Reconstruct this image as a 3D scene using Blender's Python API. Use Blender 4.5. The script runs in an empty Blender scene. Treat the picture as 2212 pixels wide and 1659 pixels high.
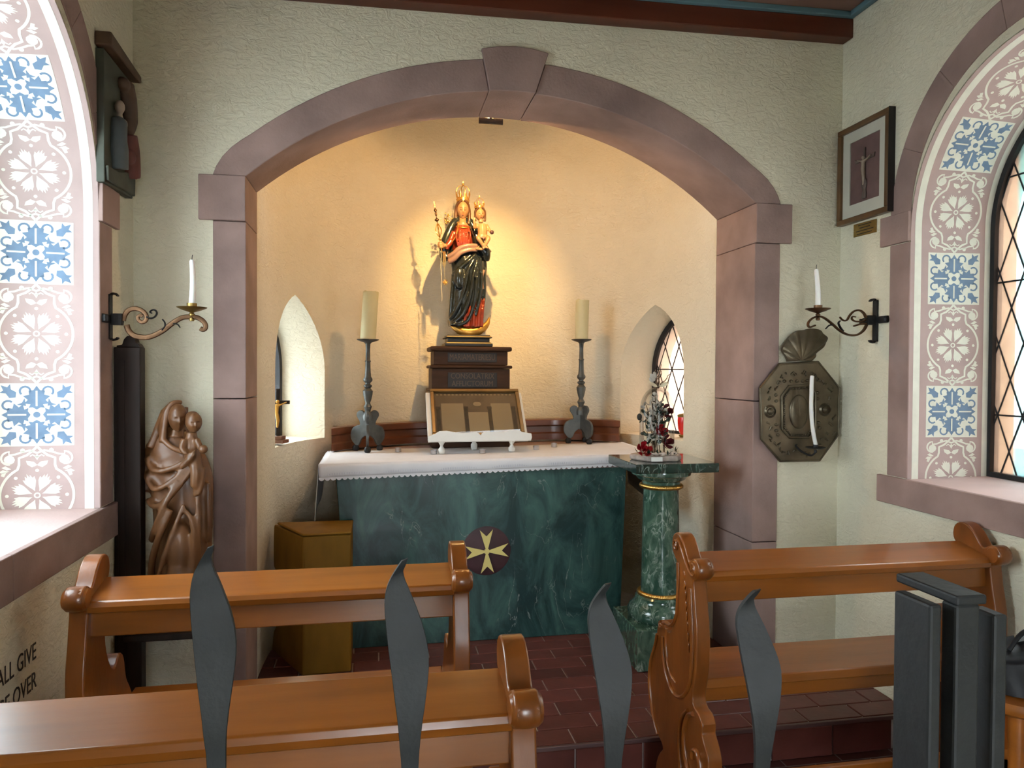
import bpy, bmesh, math, random
from math import sin, cos, pi, sqrt, radians, atan2, hypot
from mathutils import Vector, Matrix
from mathutils.geometry import tessellate_polygon
random.seed(7)
SC = bpy.context.scene
COL = SC.collection

# ------------------------------------------------------------------ camera, sky, lights, exposure
CAM_F, CAM_YAW, CAM_PITCH, CAM_ROLL = 1567.88, 0.1847, -0.0174, 0.0057
CAM_LOC = Vector((-0.644, -3.3, 1.5))
_f = Vector((sin(CAM_YAW), cos(CAM_YAW), 0)); _r = Vector((cos(CAM_YAW), -sin(CAM_YAW), 0)); _u = Vector((0, 0, 1))
_f, _u = _f * cos(CAM_PITCH) + _u * sin(CAM_PITCH), _u * cos(CAM_PITCH) - _f * sin(CAM_PITCH)
_r, _u = _r * cos(CAM_ROLL) + _u * sin(CAM_ROLL), _u * cos(CAM_ROLL) - _r * sin(CAM_ROLL)
cd = bpy.data.cameras.new('camera'); cam = bpy.data.objects.new('camera', cd); COL.objects.link(cam)
cam.matrix_world = Matrix(((_r.x, _u.x, -_f.x, CAM_LOC.x), (_r.y, _u.y, -_f.y, CAM_LOC.y), (_r.z, _u.z, -_f.z, CAM_LOC.z), (0, 0, 0, 1)))
cd.sensor_width = 36; cd.lens = CAM_F / 2212 * 36; cd.clip_start = 0.02; cd.clip_end = 200
SC.camera = cam

def at(px, py, X=None, Y=None, Z=None):
    """the point of a photographed spot on a known plane of the room"""
    v = _f + _r * ((px - 1106) / CAM_F) - _u * ((py - 829.5) / CAM_F)
    t = (X - CAM_LOC.x) / v.x if X is not None else (Y - CAM_LOC.y) / v.y if Y is not None else (Z - CAM_LOC.z) / v.z
    return CAM_LOC + v * t

w = bpy.data.worlds.new('sky'); SC.world = w; w.use_nodes = True
bg = w.node_tree.nodes['Background']
bg.inputs[0].default_value = (0.84, 0.93, 1.0, 1); bg.inputs[1].default_value = SKY_STRENGTH = 8.5
SC.view_settings.view_transform = 'Standard'; SC.view_settings.look = 'None'
SC.view_settings.exposure = 1.15; SC.view_settings.gamma = 1; SC.view_settings.use_curve_mapping = False
SC.cycles.use_denoising = True
SC.cycles.max_bounces = 6; SC.cycles.diffuse_bounces = 4; SC.cycles.glossy_bounces = 2; SC.cycles.transmission_bounces = 2; SC.cycles.transparent_max_bounces = 10
SC.cycles.use_adaptive_sampling = True; SC.cycles.adaptive_threshold = .085; SC.cycles.adaptive_min_samples = 16
SC.cycles.sample_clamp_indirect = 6; SC.cycles.caustics_reflective = False; SC.cycles.caustics_refractive = False

def portal(name, loc, direction, sx, sy):
    l = bpy.data.lights.new(name, 'AREA'); l.shape = 'RECTANGLE'; l.size = sx; l.size_y = sy
    l.cycles.is_portal = True
    o = bpy.data.objects.new(name, l); COL.objects.link(o); o.location = loc
    o.rotation_euler = Vector(direction).to_track_quat('-Z', 'Y').to_euler()
portal('daylight_window_a', (-2.12, -1.03, 1.92), (1, 0, 0), 1.4, 1.8)
portal('daylight_window_b', (2.12, -1.11, 1.92), (-1, 0, 0), 1.4, 1.8)
portal('daylight_window_c', (-1.50, 1.24, 1.5), (0.95, -0.31, 0), 0.5, 0.9)
portal('daylight_window_d', (1.50, 1.24, 1.5), (-0.95, -0.31, 0), 0.5, 0.9)
portal('daylight_door', (-.15, -2.96, 1.1), (0, 1, 0), 2.1, 2.4)

# ------------------------------------------------------------------ mesh tools
ORG = {}

class MB:
    def __init__(s): s.v = []; s.f = []
    def add(s, vs, fs):
        o = len(s.v); s.v += [Vector(p) for p in vs]; s.f += [tuple(i + o for i in q) for q in fs]; return s
    def box(s, x0, x1, y0, y1, z0, z1, M=None):
        vs = [Vector((x, y, z)) for z in (z0, z1) for y in (y0, y1) for x in (x0, x1)]
        if M: vs = [M @ p for p in vs]
        return s.add(vs, [(0, 2, 3, 1), (4, 5, 7, 6), (0, 1, 5, 4), (2, 6, 7, 3), (0, 4, 6, 2), (1, 3, 7, 5)])
    def prism(s, poly, fn, w0, w1):
        """poly of 2D points, fn(a,b,w)->3D; w0/w1 may be functions of (a,b)"""
        n = len(poly); g = lambda w, p: w(*p) if callable(w) else w
        vs = [fn(p[0], p[1], g(w0, p)) for p in poly] + [fn(p[0], p[1], g(w1, p)) for p in poly]
        return s.add(vs, [tuple(range(n))[::-1], tuple(range(n, 2 * n))] + [(i, (i + 1) % n, n + (i + 1) % n, n + i) for i in range(n)])
    def grid(s, fn, nu, nv, cu=False, cv=False):
        vs = [fn(i / nu, j / nv) for j in range(nv + (0 if cv else 1)) for i in range(nu + (0 if cu else 1))]
        W = nu + (0 if cu else 1); H = nv + (0 if cv else 1)
        fs = [(j * W + i, j * W + (i + 1) % W, ((j + 1) % H) * W + (i + 1) % W, ((j + 1) % H) * W + i) for j in range(nv) for i in range(nu)]
        return s.add(vs, fs)
    def lathe(s, prof, c=(0, 0, 0), seg=24, M=None, ax=1.0, ay=1.0):
        c = Vector(c); vs = []; n = len(prof)
        for r, z in prof:
            for k in range(seg):
                a = 2 * pi * k / seg; p = Vector((r * cos(a) * ax, r * sin(a) * ay, z))
                vs.append((M @ p if M else p) + c)
        fs = [(j * seg + k, j * seg + (k + 1) % seg, (j + 1) * seg + (k + 1) % seg, (j + 1) * seg + k) for j in range(n - 1) for k in range(seg)]
        if prof[0][0] > 1e-6: fs.append(tuple(range(seg))[::-1])
        if prof[-1][0] > 1e-6: fs.append(tuple(range((n - 1) * seg, n * seg)))
        return s.add(vs, fs)
    def tube(s, path, r, seg=8, flat=None, closed=False, up=None):
        """r a number or a list; flat=(a,b) scales the section along side / up directions"""
        P = [Vector(p) for p in path]; n = len(P); vs = []
        T = []
        for i in range(n):
            t = (P[(i + 1) % n] - P[i - 1]) if closed else (P[min(i + 1, n - 1)] - P[max(i - 1, 0)])
            T.append(t.normalized() if t.length > 1e-9 else Vector((0, 0, 1)))
        nrm = Vector(up) if up else Vector((0, 0, 1))
        if abs(nrm.dot(T[0])) > .95 and not up: nrm = Vector((0, 1, 0))
        fa, fb = flat or (1, 1)
        for i in range(n):
            nrm = (Vector(up) if up else nrm); nrm = nrm - T[i] * nrm.dot(T[i])
            if nrm.length < 1e-6: nrm = T[i].orthogonal()
            nrm.normalize(); b = T[i].cross(nrm); rr = r[i] if isinstance(r, (list, tuple)) else r
            for k in range(seg):
                a = 2 * pi * k / seg + pi / 4 * (seg == 4); vs.append(P[i] + nrm * (rr * fb * sin(a)) + b * (rr * fa * cos(a)))
        m = n if closed else n - 1
        fs = [(j * seg + k, j * seg + (k + 1) % seg, ((j + 1) % n) * seg + (k + 1) % seg, ((j + 1) % n) * seg + k) for j in range(m) for k in range(seg)]
        if not closed: fs += [tuple(range(seg))[::-1], tuple(range((n - 1) * seg, n * seg))]
        return s.add(vs, fs)
    def ball(s, c, r, seg=16, rings=10, M=None):
        rx, ry, rz = r if isinstance(r, (tuple, list)) else (r, r, r); c = Vector(c); vs = []; fs = []
        for j in range(1, rings):
            t = pi * j / rings
            for k in range(seg):
                a = 2 * pi * k / seg; p = Vector((rx * sin(t) * cos(a), ry * sin(t) * sin(a), rz * cos(t)))
                vs.append((M @ p if M else p) + c)
        for q in (rz, -rz):
            p = Vector((0, 0, q)); vs.append((M @ p if M else p) + c)
        N = (rings - 1) * seg
        fs += [(j * seg + k, (j + 1) * seg + k, (j + 1) * seg + (k + 1) % seg, j * seg + (k + 1) % seg) for j in range(rings - 2) for k in range(seg)]
        fs += [(N, k, (k + 1) % seg) for k in range(seg)] + [(N + 1, (rings - 2) * seg + (k + 1) % seg, (rings - 2) * seg + k) for k in range(seg)]
        return s.add(vs, fs)
    def xf(s, M, start=0):
        for i in range(start, len(s.v)): s.v[i] = M @ s.v[i]
        return s
    def build(s, name, mat, parent=None, smooth=35, bevel=0, bseg=2, org=None, recalc=True):
        if parent is not None: og = ORG[parent.name]
        elif org is not None: og = Vector(org)
        else:
            xs = [p.x for p in s.v]; ys = [p.y for p in s.v]; zs = [p.z for p in s.v]
            og = Vector(((min(xs) + max(xs)) / 2, (min(ys) + max(ys)) / 2, min(zs)))
        me = bpy.data.meshes.new(name); me.from_pydata([p - og for p in s.v], [], s.f); me.update()
        return link(me, name, mat, parent, og, smooth, bevel, bseg, recalc)

def link(me, name, mat, parent, og, smooth=35, bevel=0, bseg=2, recalc=True):
    if recalc:
        b = bmesh.new(); b.from_mesh(me); bmesh.ops.recalc_face_normals(b, faces=b.faces); b.to_mesh(me); b.free()
    me.materials.clear(); me.materials.append(mat)
    if smooth:
        for p in me.polygons: p.use_smooth = True
        if smooth < 180: me.set_sharp_from_angle(angle=radians(smooth))
    o = bpy.data.objects.new(name, me); COL.objects.link(o)
    if parent is not None: o.parent = parent
    else: o.location = og
    ORG[o.name] = Vector(og)
    if bevel:
        m = o.modifiers.new('edge', 'BEVEL'); m.width = bevel; m.segments = bseg; m.limit_method = 'ANGLE'; m.angle_limit = radians(40)
    return o

def thing(name, loc, label, cat, group=None):
    o = bpy.data.objects.new(name, None); COL.objects.link(o); o.location = loc; o.empty_display_size = .05
    ORG[o.name] = Vector(loc); return tag(o, label, cat, group)
def tag(o, label, cat, group=None):
    o['label'] = label; o['category'] = cat
    if group: o['group'] = group
    return o
def struct(o, label=None):
    o['kind'] = 'structure'
    if label: o['label'] = label; 
    return o
def frame(name, loc=(0, 0, 0), label=None):
    o = bpy.data.objects.new(name, None); COL.objects.link(o); o.location = loc; o.empty_display_size = .05
    ORG[o.name] = Vector(loc); return struct(o, label)

def evaluated(o):
    dg = bpy.context.evaluated_depsgraph_get(); dg.update()
    return bpy.data.meshes.new_from_object(o.evaluated_get(dg))
def remeshed(mb, voxel, smooth_it=4, factor=.5):
    """weld overlapping masses into one continuous sculpted skin"""
    me = bpy.data.meshes.new('t'); me.from_pydata(mb.v, [], mb.f)
    b = bmesh.new(); b.from_mesh(me); bmesh.ops.recalc_face_normals(b, faces=b.faces); b.to_mesh(me); b.free()
    o = bpy.data.objects.new('t', me); COL.objects.link(o)
    m = o.modifiers.new('r', 'REMESH'); m.mode = 'VOXEL'; m.voxel_size = voxel; m.use_smooth_shade = True
    if smooth_it:
        s = o.modifiers.new('s', 'SMOOTH'); s.iterations = smooth_it; s.factor = factor
    out = evaluated(o); bpy.data.objects.remove(o); bpy.data.meshes.remove(me); return out
def sculpt(mb, name, mat, parent, voxel, it=4, org=None):
    me = remeshed(mb, voxel, it); og = ORG[parent.name] if parent is not None else Vector(org)
    for v in me.vertices: v.co -= og
    return link(me, name, mat, parent, og, 180, recalc=False)
def cut(o, cutters):
    """carve openings into a wall"""
    tmp = []
    for mb in cutters:
        me = bpy.data.meshes.new('c'); me.from_pydata(mb.v, [], mb.f)
        b = bmesh.new(); b.from_mesh(me); bmesh.ops.recalc_face_normals(b, faces=b.faces); b.to_mesh(me); b.free()
        c = bpy.data.objects.new('c', me); COL.objects.link(c); tmp.append(c)
        m = o.modifiers.new('b', 'BOOLEAN'); m.operation = 'DIFFERENCE'; m.solver = 'EXACT'; m.object = c
    me = evaluated(o); o.modifiers.clear(); old = o.data; o.data = me; bpy.data.meshes.remove(old)
    for c in tmp: bpy.data.objects.remove(c)
    for p in me.polygons: p.use_smooth = True
    me.set_sharp_from_angle(angle=radians(30))
def text(s, size, M, name, mat, parent, extrude=.001, align='CENTER', sx=1.0):
    cu = bpy.data.curves.new('t', 'FONT'); cu.body = s; cu.size = size; cu.extrude = extrude; cu.align_x = align; cu.align_y = 'CENTER'; cu.resolution_u = 3
    o = bpy.data.objects.new('t', cu); COL.objects.link(o); me = evaluated(o); bpy.data.objects.remove(o)
    og = ORG[parent.name]
    for v in me.vertices: v.co = M @ Vector((v.co.x * sx, v.co.y, v.co.z)) - og
    return link(me, name, mat, parent, og, 0, recalc=False)
def catmull(pts, n=6, closed=False):
    P = [Vector(p) for p in pts]; out = []; N = len(P); m = N if closed else N - 1
    for i in range(m):
        p0 = P[(i - 1) % N] if closed or i > 0 else P[0]; p1 = P[i]; p2 = P[(i + 1) % N]; p3 = P[(i + 2) % N] if closed or i + 2 < N else P[-1]
        for k in range(n):
            t = k / n
            out.append(.5 * ((2 * p1) + (p2 - p0) * t + (2 * p0 - 5 * p1 + 4 * p2 - p3) * t * t + (3 * p1 - p0 - 3 * p2 + p3) * t ** 3))
    if not closed: out.append(P[-1])
    return out
def copy_tree(o, parent=None):
    c = o.copy(); COL.objects.link(c)
    if parent is not None: c.parent = parent
    ORG[c.name] = ORG[o.name].copy()
    for ch in list(o.children): copy_tree(ch, c)
    return c

# ------------------------------------------------------------------ materials
def material(name, color, rough=.6, metal=0.0, vary=.12, vscale=6, c2=None, bump=0.0, bscale=60, bdetail=4, coat=0.0, wave=None, rand=0.0, spec=.5, sss=0, stretch=None, vdetail=5):
    m = bpy.data.materials.new(name); m.use_nodes = True; nt = m.node_tree; N = nt.nodes; L = nt.links
    p = N['Principled BSDF']; p.inputs['Roughness'].default_value = rough; p.inputs['Metallic'].default_value = metal
    p.inputs['Coat Weight'].default_value = coat; p.inputs['Coat Roughness'].default_value = .15; p.inputs['Specular IOR Level'].default_value = spec
    tc = N.new('ShaderNodeTexCoord'); src = tc.outputs['Object']
    if stretch:
        mp = N.new('ShaderNodeMapping'); mp.inputs['Scale'].default_value = stretch; L.new(src, mp.inputs[0]); src = mp.outputs[0]
    n = N.new('ShaderNodeTexNoise'); n.inputs['Scale'].default_value = vscale; n.inputs['Detail'].default_value = vdetail; L.new(src, n.inputs['Vector'])
    r = N.new('ShaderNodeValToRGB'); r.color_ramp.elements[0].position = .3; r.color_ramp.elements[1].position = .72
    a = c2 or tuple(max(0, x * (1 - vary)) for x in color); bb = color if c2 else tuple(min(1, x * (1 + vary)) for x in color)
    r.color_ramp.elements[0].color = (*a, 1); r.color_ramp.elements[1].color = (*bb, 1); L.new(n.outputs['Fac'], r.inputs[0]); out = r.outputs[0]
    if wave:
        wv = N.new('ShaderNodeTexWave'); wv.bands_direction = wave[0]; wv.inputs['Scale'].default_value = wave[1]; wv.inputs['Distortion'].default_value = wave[2]; wv.inputs['Detail'].default_value = 4; wv.inputs['Detail Scale'].default_value = 1.2
        L.new(src, wv.inputs['Vector'])
        mx = N.new('ShaderNodeMix'); mx.data_type = 'RGBA'; mx.blend_type = 'MULTIPLY'; mx.inputs[0].default_value = wave[3]
        L.new(out, mx.inputs[6]); L.new(wv.outputs['Color'], mx.inputs[7]); out = mx.outputs[2]
    if rand:
        oi = N.new('ShaderNodeObjectInfo'); hs = N.new('ShaderNodeHueSaturation'); mr = N.new('ShaderNodeMapRange')
        mr.inputs[3].default_value = 1 - rand; mr.inputs[4].default_value = 1 + rand; L.new(oi.outputs['Random'], mr.inputs[0]); L.new(mr.outputs[0], hs.inputs['Value']); L.new(out, hs.inputs['Color']); out = hs.outputs[0]
    L.new(out, p.inputs['Base Color'])
    if bump:
        bn = N.new('ShaderNodeTexNoise'); bn.inputs['Scale'].default_value = bscale; bn.inputs['Detail'].default_value = bdetail; L.new(src, bn.inputs['Vector'])
        bp = N.new('ShaderNodeBump'); bp.inputs['Strength'].default_value = bump; bp.inputs['Distance'].default_value = .01; L.new(bn.outputs['Fac'], bp.inputs['Height']); L.new(bp.outputs[0], p.inputs['Normal'])
    if sss:
        p.inputs['Subsurface Weight'].default_value = sss; p.inputs['Subsurface Radius'].default_value = (.02, .012, .006); p.inputs['Subsurface Scale'].default_value = .5
    return m

def plaster(name, color, s1=1.0):
    """trowelled lime plaster: ridged relief at two scales"""
    m = material(name, color, .88, vary=.05, vscale=3); nt = m.node_tree; N = nt.nodes; L = nt.links; p = N['Principled BSDF']
    tc = [n for n in N if n.type == 'TEX_COORD'][0]
    mp = N.new('ShaderNodeMapping'); mp.inputs['Scale'].default_value = (1, 1, 1.7); L.new(tc.outputs['Object'], mp.inputs[0])
    a = N.new('ShaderNodeTexNoise'); a.inputs['Scale'].default_value = 22; a.inputs['Detail'].default_value = 6; a.inputs['Roughness'].default_value = .6; a.inputs['Distortion'].default_value = 1.2; L.new(mp.outputs[0], a.inputs['Vector'])
    b = N.new('ShaderNodeTexNoise'); b.inputs['Scale'].default_value = 4; b.inputs['Detail'].default_value = 3; L.new(mp.outputs[0], b.inputs['Vector'])
    r = N.new('ShaderNodeValToRGB'); r.color_ramp.elements[0].position = .38; r.color_ramp.elements[1].position = .62; L.new(a.outputs['Fac'], r.inputs[0])
    mx = N.new('ShaderNodeMath'); mx.operation = 'MULTIPLY_ADD'; mx.inputs[1].default_value = .55; L.new(r.outputs[0], mx.inputs[0]); L.new(b.outputs['Fac'], mx.inputs[2])
    bp = N.new('ShaderNodeBump'); bp.inputs['Strength'].default_value = .55 * s1; bp.inputs['Distance'].default_value = .012; L.new(mx.outputs[0], bp.inputs['Height']); L.new(bp.outputs[0], p.inputs['Normal'])
    return m

def marble(name, base, dark, vein, scale, vw=.02, rough=.2, coat=.3, vscale=1.0, tilt=(0.5, 0.3, -0.5)):
    m = bpy.data.materials.new(name); m.use_nodes = True; nt = m.node_tree; N = nt.nodes; L = nt.links; p = N['Principled BSDF']
    p.inputs['Roughness'].default_value = rough; p.inputs['Coat Weight'].default_value = coat; p.inputs['Coat Roughness'].default_value = .1
    tc = N.new('ShaderNodeTexCoord'); mp = N.new('ShaderNodeMapping'); mp.inputs['Rotation'].default_value = tilt; mp.inputs['Scale'].default_value = (1, 1, .45); L.new(tc.outputs['Object'], mp.inputs[0])
    n = N.new('ShaderNodeTexNoise'); n.inputs['Scale'].default_value = scale; n.inputs['Detail'].default_value = 8; n.inputs['Roughness'].default_value = .65; n.inputs['Distortion'].default_value = .8; L.new(mp.outputs[0], n.inputs['Vector'])
    r = N.new('ShaderNodeValToRGB'); r.color_ramp.elements[0].position = .40; r.color_ramp.elements[1].position = .66; r.color_ramp.elements[0].color = (*dark, 1); r.color_ramp.elements[1].color = (*base, 1); L.new(n.outputs['Fac'], r.inputs[0])
    v = N.new('ShaderNodeTexNoise'); v.inputs['Scale'].default_value = scale * .8 * vscale; v.inputs['Detail'].default_value = 5; v.inputs['Distortion'].default_value = 1.6; v.inputs['Roughness'].default_value = .5; L.new(mp.outputs[0], v.inputs['Vector'])
    s = N.new('ShaderNodeMath'); s.operation = 'SUBTRACT'; s.inputs[1].default_value = .5; L.new(v.outputs['Fac'], s.inputs[0])
    ab = N.new('ShaderNodeMath'); ab.operation = 'ABSOLUTE'; L.new(s.outputs[0], ab.inputs[0])
    mr = N.new('ShaderNodeMapRange'); mr.inputs[1].default_value = 0; mr.inputs[2].default_value = vw; mr.inputs[3].default_value = .75; mr.inputs[4].default_value = 0; L.new(ab.outputs[0], mr.inputs[0])
    k = N.new('ShaderNodeTexNoise'); k.inputs['Scale'].default_value = scale * .7; L.new(tc.outputs['Object'], k.inputs['Vector'])
    kr = N.new('ShaderNodeMapRange'); kr.inputs[1].default_value = .45; kr.inputs[2].default_value = .62; L.new(k.outputs['Fac'], kr.inputs[0])
    mu = N.new('ShaderNodeMath'); mu.operation = 'MULTIPLY'; L.new(mr.outputs[0], mu.inputs[0]); L.new(kr.outputs[0], mu.inputs[1])
    mx = N.new('ShaderNodeMix'); mx.data_type = 'RGBA'; L.new(mu.outputs[0], mx.inputs[0]); L.new(r.outputs[0], mx.inputs[6]); mx.inputs[7].default_value = (*vein, 1)
    L.new(mx.outputs[2], p.inputs['Base Color']); return m

def clear(name, tint, gloss=.12, rough=.02):
    m = bpy.data.materials.new(name); m.use_nodes = True; nt = m.node_tree; N = nt.nodes; L = nt.links; N.remove(N['Principled BSDF'])
    t = N.new('ShaderNodeBsdfTransparent'); t.inputs[0].default_value = (*tint, 1); g = N.new('ShaderNodeBsdfGlossy'); g.inputs['Roughness'].default_value = rough
    lw = N.new('ShaderNodeLayerWeight'); lw.inputs[0].default_value = gloss; mx = N.new('ShaderNodeMixShader')
    fm = N.new('ShaderNodeMath'); fm.operation = 'MULTIPLY'; fm.inputs[1].default_value = .55; L.new(lw.outputs['Fresnel'], fm.inputs[0]); L.new(fm.outputs[0], mx.inputs[0]); L.new(t.outputs[0], mx.inputs[1]); L.new(g.outputs[0], mx.inputs[2]); L.new(mx.outputs[0], N['Material Output'].inputs[0]); return m

def stained(name, axis, r1, r2, c_mid, c_inner, c_edge, frost=.3):
    """pale obscure leaded glass: clear field, then two tinted border strips towards the jamb"""
    m = bpy.data.materials.new(name); m.use_nodes = True; nt = m.node_tree; N = nt.nodes; L = nt.links; N.remove(N['Principled BSDF'])
    g = N.new('ShaderNodeNewGeometry'); sp = N.new('ShaderNodeSeparateXYZ'); L.new(g.outputs['Position'], sp.inputs[0])
    no = N.new('ShaderNodeTexNoise'); no.inputs['Scale'].default_value = 14; no.inputs['Detail'].default_value = 3; L.new(g.outputs['Position'], no.inputs['Vector'])
    col = None
    for (lo, hi), c in ((r1, c_inner), (r2, c_edge)):
        mr = N.new('ShaderNodeMapRange'); mr.inputs[1].default_value = lo; mr.inputs[2].default_value = hi; L.new(sp.outputs[axis], mr.inputs[0])
        mx = N.new('ShaderNodeMix'); mx.data_type = 'RGBA'; L.new(mr.outputs[0], mx.inputs[0]); mx.inputs[7].default_value = (*c, 1)
        if col is None: mx.inputs[6].default_value = (*c_mid, 1)
        else: L.new(col, mx.inputs[6])
        col = mx.outputs[2]
    hs = N.new('ShaderNodeHueSaturation'); nr = N.new('ShaderNodeMapRange'); nr.inputs[3].default_value = .88; nr.inputs[4].default_value = 1.08; L.new(no.outputs['Fac'], nr.inputs[0]); L.new(nr.outputs[0], hs.inputs['Value']); L.new(col, hs.inputs['Color'])
    t = N.new('ShaderNodeBsdfTransparent'); d = N.new('ShaderNodeBsdfTranslucent'); ms = N.new('ShaderNodeMixShader'); ms.inputs[0].default_value = frost
    L.new(hs.outputs[0], t.inputs[0]); L.new(hs.outputs[0], d.inputs[0]); L.new(t.outputs[0], ms.inputs[1]); L.new(d.outputs[0], ms.inputs[2]); L.new(ms.outputs[0], N['Material Output'].inputs[0]); return m

M = {}
M['wall'] = plaster('lime_plaster', (.83, .785, .615))
M['apse'] = plaster('apse_plaster', (.80, .72, .56), .9)
M['reveal'] = plaster('pale_plaster', (.80, .80, .64), .8)
M['sandstone'] = material('red_sandstone', (.34, .232, .208), .85, vary=.28, vscale=3.4, vdetail=7, bump=.15, bscale=90)
M['sandstone_sill'] = material('pink_sandstone_sill', (.58, .42, .40), .7, vary=.08, vscale=4, bump=.1, bscale=90)
M['pink'] = material('pink_distemper', (.49, .365, .345), .8, vary=.06, vscale=9)
M['cream'] = material('cream_stencil_paint', (.80, .80, .70), .8, vary=.05, vscale=20)
M['blue'] = material('blue_stencil_paint', (.17, .255, .38), .8, vary=.12, vscale=25)
M['grout'] = material('pale_grout', (.46, .42, .40), .9, vary=.15, vscale=30)
M['tile'] = material('oxblood_quarry_tile', (.125, .036, .028), .34, vary=.18, vscale=9, rand=.22, bump=.05, bscale=40)
M['iron'] = material('black_iron', (.030, .030, .031), .5, .6, vary=.3, vscale=20, bump=.2, bscale=80)
M['gate'] = material('grey_painted_iron', (.014, .0155, .017), .6, .0, vary=.2, vscale=30, bump=.12, bscale=70)
M['lead'] = material('lead_came', (.02, .02, .022), .6, .3)
M['pew'] = material('honey_varnished_wood', (.29, .088, .011), .3, vary=.25, vscale=5, coat=.45, stretch=(.35, 3, 3), wave=None, bump=.03, bscale=30)
M['pew_end'] = material('carved_honey_wood', (.23, .066, .010), .3, vary=.28, vscale=7, coat=.45, stretch=(2, 2, .6), bump=.06, bscale=30)
M['beam'] = material('stained_beam_wood', (.105, .024, .010), .45, vary=.3, vscale=4, stretch=(.4, 3, 3))
M['ceiling'] = material('painted_ceiling_board', (.26, .15, .115), .7, vary=.1, vscale=6)
M['beam_blue'] = material('blue_painted_trim', (.12, .23, .27), .6, vary=.1)
M['dark_wood'] = material('dark_stained_wood', (.016, .008, .005), .55, vary=.4, vscale=8, stretch=(3, 3, .4), spec=.25)
M['shelf_wood'] = material('reddish_moulded_wood', (.16, .052, .022), .35, vary=.25, vscale=6, stretch=(.4, 3, 3), coat=.3)
M['ped_wood'] = material('brown_pedestal_wood', (.052, .022, .010), .6, vary=.3, vscale=8, stretch=(.5, 3, 3), spec=.25)
M['ped_dark'] = material('dark_inscription_panel', (.016, .010, .006), .5)
M['letter'] = material('bronze_lettering', (.10, .055, .030), .4, .3)
M['box_wood'] = material('worn_ochre_wood', (.225, .108, .011), .6, vary=.22, vscale=4, spec=.2, stretch=(2, 2, .7), bump=.05)
M['carved'] = material('carved_lime_wood', (.145, .060, .021), .45, vary=.3, vscale=9, coat=.15, bump=.05, bscale=50)
M['gold'] = material('burnished_gold', (.85, .50, .14), .28, 1.0, vary=.15, vscale=30)
M['gold_leaf'] = material('gilded_wood', (.62, .33, .07), .35, .8, vary=.2, vscale=20)
M['gold_paint'] = material('gold_paint', (.80, .66, .22), .5, .0, vary=.06)
M['brass'] = material('aged_brass', (.30, .20, .065), .38, .9, vary=.35, vscale=14)
M['copper'] = material('aged_copper', (.13, .070, .036), .4, .85, vary=.3, vscale=25)
M['bronze'] = material('tarnished_repousse_brass', (.125, .100, .062), .36, .6, vary=.35, vscale=12, bump=.10, bscale=45)
M['pewter'] = material('grey_patinated_metal', (.10, .105, .10), .42, .55, vary=.3, vscale=18, bump=.1)
M['tin'] = material('bright_aluminium', (.55, .56, .60), .3, 1.0, vary=.04)
M['wax'] = material('ivory_wax', (.64, .58, .34), .5, vary=.08, vscale=5, sss=.15)
M['white_wax'] = material('white_wax', (.88, .88, .86), .4, vary=.03, sss=.15)
M['wick'] = material('charred_wick', (.03, .028, .025), .9)
M['linen'] = material('white_linen', (.74, .73, .75), .85, vary=.04, vscale=10, bump=.08, bscale=25)
M['white_paint'] = material('white_gloss_paint', (.78, .78, .74), .35, vary=.04)
M['altar_green'] = marble('green_marbled_panel', (.062, .150, .130), (.006, .034, .034), (.30, .33, .31), 5.5, .006, .32, .15)
M['column_green'] = marble('polished_green_marble', (.115, .195, .14), (.030, .080, .055), (.45, .54, .47), 20, .05, .14, .5, 1.3)
M['slab_green'] = marble('dark_green_marble', (.016, .05, .036), (.004, .016, .012), (.40, .46, .42), 18, .03, .1, .6)
M['mensa'] = material('pale_pink_stone', (.36, .255, .24), .7, vary=.1)
M['dark_core'] = material('dark_altar_core', (.03, .028, .028), .7)
M['maroon'] = material('maroon_paint', (.060, .022, .026), .55, vary=.2, vscale=12)
M['skin'] = material('polychrome_flesh', (.36, .195, .09), .4, vary=.06, coat=.15)
M['hair'] = material('painted_brown_hair', (.10, .042, .016), .4, vary=.3, vscale=40, coat=.2)
M['lips'] = material('painted_lips', (.36, .09, .06), .45)
M['brow'] = material('painted_eyeline', (.10, .05, .03), .6)
M['red_dress'] = material('gilt_red_robe', (.26, .036, .012), .30, .25, vary=.3, vscale=14, coat=.3)
M['mantle'] = material('blue_black_mantle', (.026, .034, .036), .22, .45, vary=.4, vscale=7, coat=.45)
M['lining'] = material('rose_mantle_lining', (.26, .15, .11), .4, vary=.1, coat=.2)
M['ebony'] = material('black_moulded_base', (.014, .011, .008), .45)
M['parchment'] = material('brown_printed_card', (.15, .095, .052), .7, vary=.2, vscale=14)
M['text_block'] = material('printed_text_block', (.33, .225, .125), .7, vary=.12, vscale=60, stretch=(1, 60, 60), wave=None)
M['frame_gold'] = material('gilt_picture_frame', (.20, .115, .035), .35, .4, vary=.25, vscale=12)
M['walnut'] = material('walnut_frame', (.115, .055, .018), .4, vary=.3, vscale=10, coat=.2)
M['black_frame'] = material('black_frame_side', (.012, .010, .010), .5)
M['mat_board'] = material('pale_mat_board', (.56, .55, .47), .8, vary=.06)
M['mauve'] = material('mauve_brown_backing', (.155, .088, .082), .8, vary=.15, vscale=15)
M['icon_green'] = material('dark_green_painted_panel', (.058, .066, .048), .6, vary=.3, vscale=10)
M['icon_brown'] = material('brown_painted_relief', (.105, .060, .036), .6, vary=.3, vscale=14)
M['icon_red'] = material('dull_red_painted_relief', (.16, .050, .040), .6, vary=.3, vscale=14)
M['icon_pale'] = material('pale_painted_relief', (.33, .26, .20), .6)
M['icon_blue'] = material('blue_grey_painted_relief', (.085, .105, .110), .6, vary=.2)
M['ink'] = material('black_wall_lettering', (.045, .04, .033), .9)
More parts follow.
